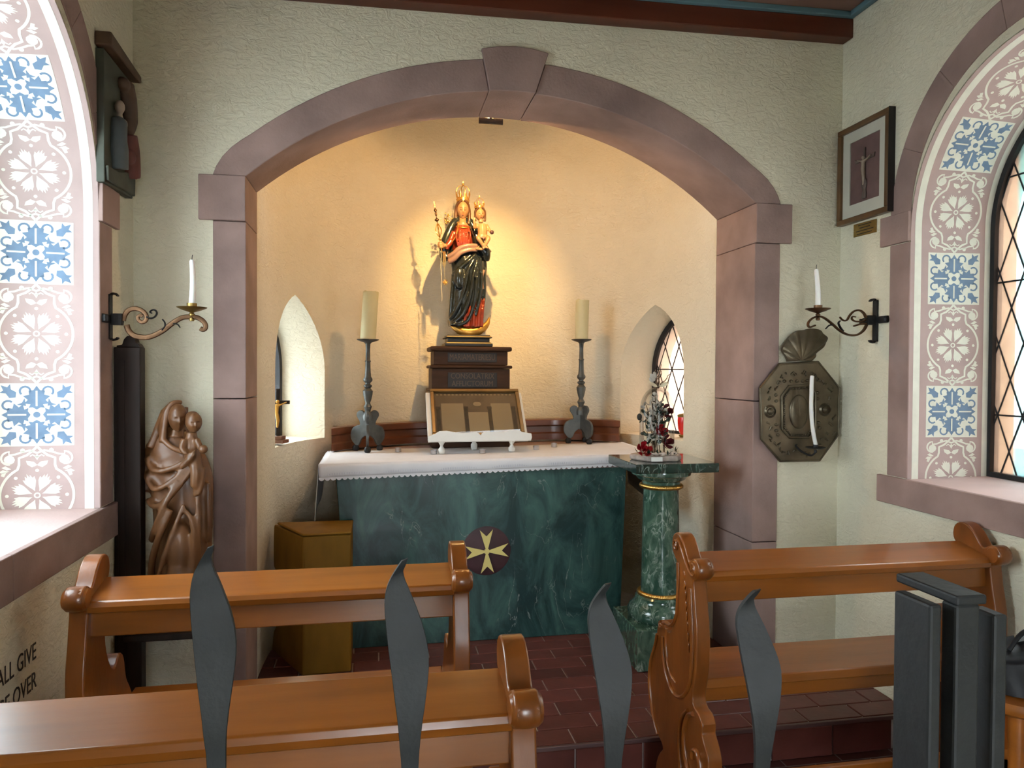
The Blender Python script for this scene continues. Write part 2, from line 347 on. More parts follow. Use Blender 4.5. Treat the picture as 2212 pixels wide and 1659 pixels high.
M['glass'] = clear('clear_glass', (.97, .985, .98), .25)
M['rose'] = material('red_rose_petal', (.36, .006, .014), .55, vary=.2, vscale=30)
M['rose_dark'] = material('wine_rose_petal', (.17, .006, .016), .55, vary=.2, vscale=30)
M['leaf'] = material('dark_green_leaf', (.018, .035, .022), .5, vary=.3)
M['pale_leaf'] = material('silvery_dried_leaf', (.48, .44, .38), .7, vary=.25, vscale=20)
M['twig'] = material('dry_twig', (.17, .11, .065), .8, vary=.3, vscale=30)
M['pebble'] = material('pale_pebble', (.62, .52, .44), .6, rand=.3)
M['bark'] = material('silvered_wood_slice', (.36, .30, .26), .5, vary=.45, vscale=18, bump=.4, bscale=40)
M['ivory_ribbon'] = material('ivory_ribbon', (.78, .70, .50), .5)
M['lamp_red'] = material('red_glass_lamp', (.75, .012, .010), .2, coat=.6)
M['leather'] = material('black_glossy_leather', (.008, .008, .010), .5, vary=.3, spec=.3, coat=.0, bump=.25, bscale=14)
M['ground'] = material('grey_gravel_ground', (.20, .20, .18), .95, vary=.2, vscale=3)
# ------------------------------------------------------------------ the room shell
FL, LOW = 0.03, -0.12                    # altar floor, nave floor
XL, XR = -1.649, 1.651
TOP = 3.45

# ---- floors
fb = MB().box(XL, XR, -.545, 1.75, LOW - .1, FL - .006)
floor = struct(fb.build('floor', M['grout'], smooth=0, org=(0, 0, 0)), 'raised chapel floor of dark red tiles in running bond')
tw, tl, g = .12, .255, .006
tmb = MB().box(g / 2, tl - g / 2, g / 2, tw - g / 2, -.012, 0)
half = MB().box(g / 2, tl / 2 - g / 2, g / 2, tw - g / 2, -.012, 0)
proto = tmb.build('tile', M['tile'], floor, smooth=0, bevel=.0025, bseg=1)
def place(src, x, y, z, first=[]):
    o = src.copy(); COL.objects.link(o); o.parent = floor; o.location = (x, y, z); return o
rows = [-.545 + tw * i for i in range(10)]
for i, y in enumerate(rows):
    off = .136 + (tl / 2 if i % 2 else 0) - 20 * tl
    x = off
    while x < XR - .02:
        a_, b_ = max(x, XL), min(x + tl, XR)
        if b_ - a_ > tl - .001: place(proto, x, y, FL)
        elif b_ - a_ > .03:
            e = MB().box(g / 2, b_ - a_ - g / 2, g / 2, tw - g / 2, -.012, 0).build('tile', M['tile'], floor, smooth=0, bevel=.0025, bseg=1); e.location = (a_, y, FL)
        x += tl
# riser tiles of the step
rt = MB().box(.003, .279, -.557, -.545, LOW + .003, FL - .02)
rp = rt.build('riser_tile', M['tile'], floor, smooth=0, bevel=.0025, bseg=1)
x = -.15 - 6 * .282
first = True
while x + .28 < XR + .05:
    if x > XL - .2:
        o = rp if first else rp.copy()
        if not first: COL.objects.link(o); o.parent = floor
        o.location = (x, 0, 0); first = False
    x += .282
proto.location = (-1.1, rows[-1] + tw, FL)
nz = MB().box(XL, XR, -.559, -.545, FL - .019, FL - .001)
nz.build('step_nosing', material('mauve_step_nosing', (.12, .065, .062), .4), floor, smooth=0, bevel=.003)

def brickmat():
    m = material('nave_quarry_tiles', (.10, .030, .024), .4); nt = m.node_tree; N = nt.nodes; L = nt.links
    b = N.new('ShaderNodeTexBrick'); b.inputs['Scale'].default_value = 1; b.inputs['Brick Width'].default_value = .255; b.inputs['Row Height'].default_value = .12; b.inputs['Mortar Size'].default_value = .003
    b.inputs['Color1'].default_value = (.12, .035, .028, 1); b.inputs['Color2'].default_value = (.085, .026, .021, 1); b.inputs['Mortar'].default_value = (.27, .25, .24, 1)
    tc = N.new('ShaderNodeTexCoord'); L.new(tc.outputs['Object'], b.inputs['Vector']); L.new(b.outputs['Color'], N['Principled BSDF'].inputs['Base Color']); return m
struct(MB().box(XL - .05, XR + .05, -2.95, -.545, LOW - .1, LOW).build('floor_nave', brickmat(), smooth=0, org=(0, 0, 0)), 'lower nave floor of dark red tiles in front of the step')
struct(MB().box(3.6, 3.9, -7, .3, -.3, 3.5).build('wall_sky_block', material('peach_sky_block', (.55, .42, .32), .9), smooth=0, org=(0, 0, 0)), 'unseen peach wall added outside the right windows to block sky light')  # unseen wall added to dim the daylight through the right windows
struct(MB().box(-14, 14, -14, 14, -.6, LOW - .101).build('ground', M['ground'], smooth=0, org=(0, 0, 0)), 'gravel ground around the chapel')

# ---- arch profile of the chancel opening
AX0, AX1 = -1.198, 1.182
ACX = (AX0 + AX1) / 2; AR, AZC, ZI, ZB = 1.808, .972, 2.333, 2.139
def arc_pts(R, zc, x0, x1, n): return [(x0 + (x1 - x0) * i / n, zc + sqrt(R * R - (x0 + (x1 - x0) * i / n - ACX) ** 2)) for i in range(n + 1)]
EXR, EXC = 1.878, 2.925 - 1.878
shoulder = [(1.21, 2.488), (1.252, 2.453), (1.287, 2.413), (1.312, 2.37), (1.325, ZI)]
extr = [(ACX - x, z) for x, z in shoulder[::-1]] + arc_pts(EXR, EXC, ACX - 1.17, ACX + 1.17, 40) + [(ACX + x, z) for x, z in shoulder]
intr = arc_pts(AR, AZC, AX0, AX1, 48)
OUT = 1.325
XZ = lambda a, b, w: (a, w, b)

# ---- front wall with the chancel opening
wf = MB().box(XL - .4, XR + .4, 0, .28, LOW - .1, TOP)
wall_front = struct(wf.build('wall_front', M['wall'], org=(0, 0, 0)), 'cream plastered chancel wall around the sandstone arch')
hole = MB().prism([(ACX - OUT, -.5), (ACX - OUT, ZI)] + extr[1:-1] + [(ACX + OUT, ZI), (ACX + OUT, -.5)], XZ, -.2, .6)
cut(wall_front, [hole])

# ---- chancel arch stones
arch = frame('trim_1', (0, 0, 0), 'red sandstone arch with keystone, imposts and piers framing the altar niche')
dep = lambda x, z=0: .29 + (x - AX0) / (AX1 - AX0) * .12
J = .0022
def stone(poly, proud, name='stone'):
    return MB().prism(poly, XZ, -proud, lambda a, b: dep(a)).build(name, M['sandstone'], arch, smooth=25, bevel=.0035, bseg=2)
KB0, KB1, KT0, KT1 = -.141, .071, -.178, .132
def kx(side, z):
    a, b = ((KB0, KT0) if side < 0 else (KB1, KT1)); return a + (b - a) * (z - 2.775) / (2.965 - 2.775)
li = [p for p in intr if p[0] < KB0 - .02]; le = [p for p in extr if p[0] < kx(-1, 2.92) - .02]
stone(li + [(KB0 - J, 2.776), (kx(-1, 2.921) - J, 2.921)] + le[::-1], .006, 'arch_stone')
ri = [p for p in intr if p[0] > KB1 + .02]; re_ = [p for p in extr if p[0] > kx(1, 2.92) + .02]
stone([(KB1 + J, 2.776)] + ri + re_[::-1] + [(kx(1, 2.918) + J, 2.918)], .006, 'arch_stone')
km = [(KB1 - (KB1 - KB0) * i / 4, AZC + sqrt(AR ** 2 - (KB1 - (KB1 - KB0) * i / 4 - ACX) ** 2)) for i in range(5)]
stone([(KT0, 2.962), (-.10, 2.978), (-.023, 2.985), (.06, 2.98), (KT1, 2.966)] + km, .02, 'keystone')
stone([(ACX - 1.381, ZB), (AX0, ZB), (AX0, ZI - J), (ACX - 1.381, ZI - J)], .018, 'impost_stone')
stone([(AX1, ZB), (ACX + 1.381, ZB), (ACX + 1.381, ZI - J), (AX1, ZI - J)], .018, 'impost_stone')
for x0, x1, joints in ((ACX - OUT, AX0, (FL, .53, 1.375, ZB)), (AX1, ACX + OUT, (FL, .66, 1.36, ZB))):
    for a, b in zip(joints, joints[1:]):
        stone([(x0, a + J), (x1, a + J), (x1, b - J), (x0, b - J)], .004, 'pier_stone')

# ---- apse
AP_N, AP_D = 2.6, 1.36
def apse_pt(t, off=0.0):
    """t 0..1 from the right end round the back to the left end"""
    a = pi * t; c, s = cos(a), max(0, sin(a))
    x = (abs(c) ** (2 / AP_N)) * (1 if c >= 0 else -1); y = s ** (2 / AP_N)
    return Vector((ACX + x * (1.19 + off), dep(ACX + x * 1.19) + y * (AP_D + off), 0))
n = 96
ts = [.5 - .5 * cos(pi * i / n) for i in range(n + 1)]
ts = [i / n for i in range(n + 1)]
inner = [apse_pt(t) for t in ts]; outer = [apse_pt(t, .34) for t in ts]
ring = [(p.x, p.y) for p in inner] + [(p.x, p.y) for p in outer[::-1]]
XY = lambda a, b, w: (a, b, w)
apse = struct(MB().prism(ring, XY, LOW - .1, TOP).build('wall_apse', M['apse'], org=(0, 0, 0)), 'curved plastered altar niche wall lit warm behind the statue')
struct(MB().prism([(p.x, p.y) for p in outer], XY, TOP - .05, TOP + .1).build('ceiling_apse', M['apse'], smooth=0, org=(0, 0, 0)), 'plaster ceiling of the altar niche')
struct(MB().box(XL, XR, .0, 1.9, LOW - .12, FL - .012).build('floor_apse', M['grout'], smooth=0, org=(0, 0, 0)), 'floor of the altar niche')
def lancet(wid, z0, zs, zt, n=10):
    """pointed opening: list of (u, z)"""
    h = zt - zs; c = (h * h - (wid / 2) ** 2) / wid; R = c + wid / 2
    a1 = atan2(h, c)
    right = [(-c + R * cos(a1 * i / n), zs + R * sin(a1 * i / n)) for i in range(n + 1)]
    return [(-wid / 2, z0), (wid / 2, z0)] + right + [(-u, z) for u, z in right[::-1][1:]]
APW = []
for side, cx, cy, nx, ny in ((-1, -1.095, 1.02, -.95, .312), (1, 1.085, 1.08, .93, .367)):
    nv = Vector((nx, ny, 0)).normalized(); tv = Vector((-nv.y, nv.x, 0)); c0 = Vector((cx, cy, 0))
    def mp(w0, w1, nv=nv, tv=tv, c0=c0):
        a = lancet(.60, 1.085, 1.50, 1.93); b = lancet(.46, 1.10, 1.50, 1.86)
        return a, b, [c0 + tv * u - nv * .18 + Vector((0, 0, z)) for u, z in lancet(.66, 1.08, 1.50, 1.965)], [c0 + tv * u + nv * .46 + Vector((0, 0, z)) for u, z in lancet(.44, 1.105, 1.50, 1.85)]
    a, b, A, B = mp(0, 0); k = len(A)
    cm = MB().add(A + B, [tuple(range(k))[::-1], tuple(range(k, 2 * k))] + [(i, (i + 1) % k, k + (i + 1) % k, k + i) for i in range(k)])
    APW.append((side, c0, nv, tv, cm))
cut(apse, [q[4] for q in APW])
rr = bpy.data.materials
# reveals of the apse windows keep the plaster colour of the niche

# ---- side walls with round-arched windows
WIN = {1: dict(yc=-1.11, r=.619, zc=2.13, sill=1.035, zs=.912, imp=(2.08, 2.215)), -1: dict(yc=-1.03, r=.64, zc=2.09, sill=.985, zs=.855, imp=(2.045, 2.19))}
WD = .37
def win_pt(side, s, t):
    """s: height on the far jamb, then length round the arch; t: 0 room side .. 1 glass side -> world, inward normal"""
    q = WIN[side]; r = q['r'] - .035 * t; X0 = (XR if side > 0 else XL)
    x = X0 + side * WD * t
    if s <= q['zc']: p = Vector((x, q['yc'] + r, s)); nn = Vector((0, -1, 0))
    else:
        a = (s - q['zc']) / q['r']
        if a <= pi: p = Vector((x, q['yc'] + r * cos(a), q['zc'] + r * sin(a))); nn = Vector((0, -cos(a), -sin(a)))
        else: p = Vector((x, q['yc'] - r, q['zc'] - (s - q['zc'] - pi * q['r']))); nn = Vector((0, 1, 0))
    return p, nn
def round_outline(q, r, z0, n=24): return [(q['yc'] + r, z0)] + [(q['yc'] + r * cos(pi * i / n), q['zc'] + r * sin(pi * i / n)) for i in range(n + 1)] + [(q['yc'] - r, z0)]
for side, nm in ((-1, 'wall_left'), (1, 'wall_right')):
    q = WIN[side]; X0 = XR if side > 0 else XL; xa, xb = sorted((X0, X0 + side * .5))
    wl = struct(MB().box(xa, xb, -2.95, .0, LOW - .1, TOP).build(nm, M['wall'], org=(0, 0, 0)), 'cream plastered side wall with arched window, %s side' % ('right' if side > 0 else 'left'))
    A = [(X0 - side * .1, y, z) for y, z in round_outline(q, q['r'] + .0155, q['sill'] - .03)]; B = [(X0 + side * .6, y, z) for y, z in round_outline(q, q['r'] - .051, q['sill'] - .03)]
    k = len(A)
    cut(wl, [MB().add(A + B, [tuple(range(k))[::-1], tuple(range(k, 2 * k))] + [(i, (i + 1) % k, k + (i + 1) % k, k + i) for i in range(k)])])
    # stone surround on the wall face
    tr = frame('trim_2' if side < 0 else 'trim_3', (0, 0, 0), 'red sandstone surround of the %s arched window' % ('left' if side < 0 else 'right'))
    YZ = lambda a, b, w_: (X0 - side * w_, a, b)
    ro = q['r'] + .125; jy = q['yc'] + q['r']
    def st(poly, proud, name='stone', back=-.03): return MB().prism(poly, YZ, back, proud).build(name, M['sandstone'], tr, smooth=25, bevel=.003)
    na = 7
    for i in range(na):
        a0, a1 = pi * i / na, pi * (i + 1) / na; m = 8
        ii = [(q['yc'] + q['r'] * cos(a0 + (a1 - a0) * j / m), q['zc'] + .045 + q['r'] * sin(a0 + (a1 - a0) * j / m)) for j in range(m + 1)]
        oo = [(q['yc'] + ro * cos(a0 + (a1 - a0) * j / m), q['zc'] + .045 + ro * sin(a0 + (a1 - a0) * j / m)) for j in range(m + 1)]
        st(ii + oo[::-1], .005, 'arch_stone')
    for sg in (1, -1):
        yj = q['yc'] + sg * q['r']
        st([(yj, q['imp'][0]), (yj + sg * .18, q['imp'][0]), (yj + sg * .18, q['imp'][1] - .003), (yj, q['imp'][1] - .003)], .016, 'impost_stone')
        st([(yj, q['sill'] + .003), (yj + sg * .125, q['sill'] + .003), (yj + sg * .125, q['imp'][0] - .003), (yj, q['imp'][0] - .003)], .005, 'jamb_stone')
    sy0, sy1 = q['yc'] - q['r'] - .18, q['yc'] + q['r'] + .178
    for a, b in ((sy0, q['yc'] - .05), (q['yc'] - .05, sy1)):
        st([(a + .001, q['zs']), (b - .001, q['zs']), (b - .001, q['sill']), (a + .001, q['sill'])], .018, 'sill_stone', -.02)
    # stone sill slabs inside the opening
    for a, b in ((q['yc'] - q['r'] + .02, q['yc'] - .05), (q['yc'] - .05, q['yc'] + q['r'])):
        xs = sorted((X0 + side * .0, X0 + side * (WD + .1)))
        mb = MB().box(xs[0], xs[1], a + .001, b - .001, q['sill'] - .04, q['sill'])
        for p in mb.v:
            if p.z > q['sill'] - .01: p.z += .012 * abs(p.x - X0) / WD
        mb.build('sill_slab', M['sandstone_sill'], tr, smooth=0, bevel=.003)

# ---- entrance wall behind the viewer with a wide doorway, ceiling
wb = struct(MB().box(XL - .5, XR + .5, -2.95, -2.72, LOW - .1, TOP).build('wall_back', M['wall'], org=(0, 0, 0)), 'entrance wall with the wide gate opening')
cut(wb, [MB().prism([(-1.2, -.12), (.9, -.12), (.9, 1.75)] + [(-.15 + 1.05 * cos(pi * i / 20), 1.75 + .55 * sin(pi * i / 20)) for i in range(1, 20)] + [(-1.2, 1.75)], XZ, -3.2, -2.5)])
# unseen porch added behind the viewer to cut the light from the door
pc_ = struct(MB().box(-2.3, 2.3, -5.6, -2.951, 2.45, 2.6).build('ceiling_light_block', M['ceiling'], smooth=0, org=(0, 0, 0)), 'unseen porch roof added over the entrance to block sky light')
for nm_, x_ in (('wall_light_block_left', -1.75), ('wall_light_block_right', 1.25)): struct(MB().box(x_, x_ + .2, -5.5, -2.951, LOW - .1, 2.45).build(nm_, M['wall'], smooth=0, org=(0, 0, 0)), 'unseen porch side wall added to cut door light')
pb_ = struct(MB().box(-1.75, 1.45, -5.7, -5.5, LOW - .1, 2.45).build('wall_light_block_back', M['wall'], org=(0, 0, 0)), 'unseen porch end wall with an opening, added to cut door light')
cut(pb_, [MB().box(-.8, .1, -6, -5, LOW, 2.0)])
struct(MB().box(XL - .5, XR + .5, -2.95, .28, TOP - .06, TOP + .1).build('ceiling', M['ceiling'], smooth=0, org=(0, 0, 0)), 'painted board ceiling')
# tie beam along the chancel wall, slightly out of level, with blue painted edge moulding
def beam(name, y0, y1, z0, z1, m, x0, x1, tilt=-.017, bev=.004):
    mb = MB().box(x0, x1, y0, y1, z0, z1)
    for p in mb.v: p.z -= tilt * (p.x - .3)
    return mb.build(name, m, bt, smooth=0, bevel=bev)
bt = frame('trim_4', (0, 0, 0), 'dark red-brown beam with blue edge under the ceiling')
beam('beam', -.08, .0, 3.122, 3.214, M['beam'], XL + .001, XR - .001)
beam('edge_strip', -.10, -.0, 3.2145, 3.241, M['beam_blue'], XL + .001, XR - .001)
beam('ceiling_panel', -2.7, -.0, 3.2415, 3.27, M['ceiling'], XL + .001, XR - .001)
for sg, X0 in ((-1, XL), (1, XR)):
    xs = sorted((X0, X0 - sg * .035))
    beam('edge_strip', -2.7, -.101, 3.2145, 3.241, M['beam_blue'], xs[0] + .001, xs[1] - .001)
for i in range(1, 7):
    beam('ceiling_batten', -.08 - i * .38 - .03, -.08 - i * .38 + .03, 3.205, 3.241, M['beam'], XL + .04, XR - .04)

# ------------------------------------------------------------------ painted linings of the window reveals
def clip(poly, lo):
    out = []
    for i in range(len(poly)):
        a, b = poly[i], poly[(i + 1) % len(poly)]; ina, inb = a[1] >= lo, b[1] >= lo
        if ina: out.append(a)
        if ina != inb: k = (lo - a[1]) / (b[1] - a[1]); out.append((a[0] + (b[0] - a[0]) * k, lo))
    return out
def stroke(pts, w, taper=False):
    out = []; n_ = len(pts)
    L_, R_ = [], []
    for i in range(n_):
        a = pts[max(i - 1, 0)]; b = pts[min(i + 1, n_ - 1)]; dx, dy = b[0] - a[0], b[1] - a[1]; l = hypot(dx, dy) or 1
        ww = w / 2 * ((1 - .75 * i / (n_ - 1)) if taper else 1)
        L_.append((pts[i][0] - dy / l * ww, pts[i][1] + dx / l * ww)); R_.append((pts[i][0] + dy / l * ww, pts[i][1] - dx / l * ww))
    return [[L_[i], L_[i + 1], R_[i + 1], R_[i]] for i in range(n_ - 1)]
def disc(cx, cy, r, n_=12, a=1): return [[(cx + r * cos(2 * pi * i / n_), cy + r * a * sin(2 * pi * i / n_)) for i in range(n_)]]
def arc(cx, cy, r, a0, a1, n_=10, k=1): return [(cx + (r + (k - 1) * r * i / n_) * cos(a0 + (a1 - a0) * i / n_), cy + (r + (k - 1) * r * i / n_) * sin(a0 + (a1 - a0) * i / n_)) for i in range(n_ + 1)]
def rot(poly, a, c=(0, 0), s=1.0): return [(c[0] + s * (x * cos(a) - y * sin(a)), c[1] + s * (x * sin(a) + y * cos(a))) for x, y in poly]
def blue_motif():
    """frost-flower rosette: four lobed leaves, corner tulips, hooks"""
    P = []; W = []
    leaf = [(0, .018), (.012, .026), (.024, .024), (.018, .036), (.036, .040), (.026, .052), (.040, .066), (.022, .070), (.024, .084), (.010, .086), (0, .102), (-.010, .086), (-.024, .084), (-.022, .070), (-.040, .066), (-.026, .052), (-.036, .040), (-.018, .036), (-.024, .024), (-.012, .026)]
    tulip = [(0, .086), (.014, .098), (.010, .116), (.022, .130), (.008, .128), (0, .146), (-.008, .128), (-.022, .130), (-.010, .116), (-.014, .098)]
    tri = [(0, .044), (.016, .066), (0, .060), (-.016, .066)]
    for k in range(4):
        P.append(rot(leaf, k * pi / 2)); W += [rot(p, k * pi / 2) for p in stroke([(0, .030), (0, .084)], .006)]
        P.append(rot(tulip, pi / 4 + k * pi / 2)); P.append(rot(tri, pi / 4 + k * pi / 2))
        for sg in (1, -1): P += [rot(p, pi / 4 + k * pi / 2) for p in stroke([(sg * x, y) for x, y in arc(.036, .082, .017, pi, -pi * .35, 9, .8)], .0065)]
    P += disc(0, 0, .0105)
    return P, W
def pale_motif():
    """framed eight-petal flower with scrolls above and below"""
    P = []
    petal = [(.0, .016), (.004, .026), (.011, .038), (.0175, .052), (.019, .068), (.012, .064), (.008, .078), (.004, .068), (0, .084), (-.004, .068), (-.008, .078), (-.012, .064), (-.019, .068), (-.0175, .052), (-.011, .038), (-.004, .026)]
    for k in range(8): P.append(rot(petal, pi / 8 + k * pi / 4, s=1.02)); P += disc(.092 * cos(k * pi / 4), .092 * sin(k * pi / 4), .0062, 8)
    P += stroke(arc(0, 0, .0085, 0, 2 * pi, 12), .005)
    for sy in (1, -1):
        for sx in (1, -1):
            f = lambda pts: [(sx * x, sy * y) for x, y in pts]
            P += stroke(f(arc(0, 0, .113, 0, radians(58), 12) + [(.055, .112), (.055, .138), (.032, .148), (.012, .166), (0, .180)]), .0085)
            P += stroke(f([(0, .156), (.022, .166), (.046, .160), (.066, .152), (.085, .150)] + arc(.085, .136, .026, pi / 2, -pi * .55, 8, .8)), .007)
            P += disc(sx * .084, sy * .132, .017, 10); P += disc(sx * .044, sy * .166, .008, 8)
            P += [f([(.078, .098), (.092, .094), (.108, .104), (.096, .110)]), f([(.084, .090), (.104, .082), (.116, .088), (.104, .096)]), f([(.092, .088), (.100, .070), (.110, .074), (.106, .086)])]
            P.append(f([(0, .112), (.010, .124), (.034, .128), (.030, .114), (.016, .104), (.006, .108)]))
            P += stroke(f([(0, .140), (.014, .150), (.022, .144)]), .0045)
        P.append([(0, sy * .130), (.007, sy * .142), (0, sy * .154), (-.007, sy * .142)])
    return P
BM, BW = blue_motif(); PM = pale_motif()
for side, wn in ((-1, 'window_1'), (1, 'window_2')):
    q = WIN[side]; nmw = 'left' if side < 0 else 'right'
    win = frame(wn, (0, 0, 0), 'arched leaded window in the %s wall with stencilled reveal' % nmw); q['obj'] = win
    smax = q['zc'] + pi * q['r'] + (q['zc'] - q['sill']); s0 = q['sill'] + .001
    def surf(s, t, h): p, nn = win_pt(side, s, t); return p + nn * h
    MB().grid(lambda u, v: surf(s0 + (smax - s0) * v, u, 0), 4, 110).build('reveal_lining', M['pink'], win, smooth=60)
    TW = .365
    def paint(polys, h, name, m, parent, c=None):
        mb = MB()
        for po in polys:
            po = [(a, b) for a, b in po]
            po = clip(po, s0)
            if len(po) >= 3:
                vs = [surf(b, a / TW, h) for a, b in po]
                tr_ = tessellate_polygon([[Vector((a, b, 0)) for a, b in po]])
                mb.add(vs, tr_)
        if mb.f: return mb.build(name, m, parent, smooth=0, recalc=False)
    def strip(t0, t1, name): MB().grid(lambda u, v: surf(s0 + (smax - s0) * v, (t0 + (t1 - t0) * u) / TW, .0006), 1, 110).build(name, M['cream'], win, smooth=60)
    strip(.018, .048, 'cream_stripe'); strip(.338, .364, 'cream_stripe')
    cen = .198; base = 1.2205; per = .5845; sq = .2265
    k = -1
    while base + k * per < q['zc'] + pi * q['r']:
        z0 = base + k * per
        if z0 + sq > s0 + .02 and z0 > s0 - .1:
            sqp = [[(cen - .118 + .236 * i / 4, z0 + sq * j / 5), (cen - .118 + .236 * (i + 1) / 4, z0 + sq * j / 5), (cen - .118 + .236 * (i + 1) / 4, z0 + sq * (j + 1) / 5), (cen - .118 + .236 * i / 4, z0 + sq * (j + 1) / 5)] for i in range(4) for j in range(5)]
            so = paint(sqp, .0006, 'painted_square', M['cream'], win)
            mv = lambda P_: [[(cen + x * 1.07, z0 + sq / 2 + y * 1.03) for x, y in p] for p in P_]
            if so: paint(mv(BM), .0012, 'blue_rosette', M['blue'], so); paint(mv(BW), .0018, 'leaf_vein', M['cream'], so)
        zc_ = z0 + sq + (per - sq) / 2
        if zc_ + .15 > s0: paint([[(cen + x * 1.02, zc_ + y * .985) for x, y in p] for p in PM], .0006, 'pale_medallion', M['cream'], win)
        k += 1

# ------------------------------------------------------------------ leaded glazing
def convex_clip(poly, hull):
    """clip poly by convex hull (ccw)"""
    out = poly
    for i in range(len(hull)):
        a, b = hull[i], hull[(i + 1) % len(hull)]; res = []
        f = lambda p: (b[0] - a[0]) * (p[1] - a[1]) - (b[1] - a[1]) * (p[0] - a[0])
        for j in range(len(out)):
            p, r_ = out[j], out[(j + 1) % len(out)]; fp, fr = f(p), f(r_)
            if fp >= 0: res.append(p)
            if (fp >= 0) != (fr >= 0): k = fp / (fp - fr); res.append((p[0] + (r_[0] - p[0]) * k, p[1] + (r_[1] - p[1]) * k))
        out = res
        if len(out) < 3: return []
    return out
def area(p): return abs(sum(p[i][0] * p[(i + 1) % len(p)][1] - p[(i + 1) % len(p)][0] * p[i][1] for i in range(len(p)))) / 2
def glaze(win, hull, fn, dw, dh, gm, frame_w, frame_d, bars, each=True, u0=0, v0=0, off=0.0):
    """diamond panes cut to the opening, lead cames between, dark frame around; fn(u,v,w)"""
    us = [p[0] for p in hull]; vs_ = [p[1] for p in hull]
    if each:
        i0, i1 = int((min(us) - u0) / dw) - 2, int((max(us) - u0) / dw) + 2; j0, j1 = int((min(vs_) - v0) / dh) - 2, int((max(vs_) - v0) / dh) + 2
        for i in range(i0 * 2, i1 * 2):
            for j in range(j0 * 2, j1 * 2):
                if (i + j) % 2: continue
                cu, cv = u0 + i * dw / 2, v0 + j * dh / 2; e = .97
                d_ = convex_clip([(cu - dw / 2 * e, cv), (cu, cv - dh / 2 * e), (cu + dw / 2 * e, cv), (cu, cv + dh / 2 * e)], hull)
                if d_ and area(d_) > .0004: MB().prism(d_, fn, off - .0015, off + .0015).build('pane', gm, win, smooth=0)
    else: MB().prism(hull, fn, off - .0015, off + .0015).build('pane', gm, win, smooth=0)
    lead = MB()
    def seg(p, r_):
        L_ = convex_clip_seg(p, r_, hull)
        if L_: lead.tube([fn(*L_[0], off), fn(*L_[1], off)], .0042, 6)
    du, dv = max(us) - min(us), max(vs_) - min(vs_); K = int(du / dw + dv / dh) + 6
    for k_ in range(-K, K):
        c = u0 + dw / 2 + k_ * dw
        for sg in (1, -1):
            seg((c - sg * 40 * dw, v0 - 40 * dh), (c + sg * 40 * dw, v0 + 40 * dh))
    for b in bars: seg((min(us) - 1, b), (max(us) + 1, b))
    lead.build('lead_came', M['lead'], win, smooth=60)
    fr = [fn(a, b, off) for a, b in hull]
    MB().tube(fr + [fr[0]], frame_w, 4, flat=(1, frame_d), closed=False, up=(Vector(fn(0, 0, 1)) - Vector(fn(0, 0, 0)))).build('window_frame', M['lead'], win, smooth=40)
def convex_clip_seg(p, r_, hull):
    t0, t1 = 0, 1; dx, dy = r_[0] - p[0], r_[1] - p[1]
    for i in range(len(hull)):
        a, b = hull[i], hull[(i + 1) % len(hull)]; ex, ey = b[0] - a[0], b[1] - a[1]
        num = ex * (p[1] - a[1]) - ey * (p[0] - a[0]); den = ex * dy - ey * dx
        if abs(den) < 1e-12:
            if num < 0: return None
            continue
        t = -num / den
        if den > 0: t0 = max(t0, t)
        else: t1 = min(t1, t)
    if t1 - t0 < 1e-6: return None
    return (p[0] + dx * t0, p[1] + dy * t0), (p[0] + dx * t1, p[1] + dy * t1)
PEACH, CYAN, PLAIN = (.60, .51, .45), (.43, .57, .58), (.95, .97, .97)
for side in (1, -1):
    q = WIN[side]; win = q['obj']; X0 = (XR if side > 0 else XL) + side * (WD + .02); r = q['r'] - .04
    hull = [(q['yc'] + r * cos(a), q['zc'] + r * sin(a)) for a in [pi * i / 24 for i in range(25)]] + [(q['yc'] - r, q['sill'] + .02), (q['yc'] + r, q['sill'] + .02)]
    ed = q['yc'] + r
    gm = stained('obscure_leaded_glass_%s' % ('right' if side > 0 else 'left'), 1, (ed - .27, ed - .25), (ed - .125, ed - .105), PLAIN if side < 0 else (.87, .89, .89), CYAN, PEACH, .3)
    glaze(win, hull, lambda a, b, w_, X0=X0: (X0 + w_, a, b), .125, .31, gm, .026, 1.2, [1.3205, 1.9, 2.35], each=side > 0, u0=ed - .09, v0=1.3205, off=0)
for (side, c0, nv, tv, cm), wn in zip(APW, ('window_3', 'window_4')):
    win = frame(wn, (0, 0, 0), 'small pointed leaded window in the %s of the altar niche' % ('left' if side < 0 else 'right'))
    hull = lancet(.475, 1.10, 1.50, 1.868)
    cc = c0 + nv * .25
    fn = lambda a, b, w_, cc=cc, tv=tv, nv=nv: tuple(cc + tv * a + nv * w_ + Vector((0, 0, b)))
    gm = stained('obscure_lancet_glass_%s' % ('right' if side > 0 else 'left'), 0 if side > 0 else 0, ((-9, -8) if side > 0 else (8, 9)), ((cc.x + .02, cc.x + .045) if side > 0 else (8, 9)), PLAIN, (.58, .46, .385), (.49, .585, .57), .3)
    glaze(win, hull, fn, .125, .30, gm, .024, (1.2 if side > 0 else 2.6), [1.52], each=side > 0, u0=.02, v0=1.52)

# painted scripture on the left wall below the window
MT = lambda y, z: Matrix(((0, 0, 1, XL + .0008), (1, 0, 0, y), (0, 1, 0, z), (0, 0, 0, 1)))
for s_, y, z in (('SHALL GIVE', -.905, .652), ('CHARGE OVER', -.905, .566), ('IN AL', -.93, .478)):
    text(s_, .072, MT(y, z), 'wall_lettering', M['ink'], bpy.data.objects['wall_left'], extrude=.0006, align='RIGHT', sx=.8)
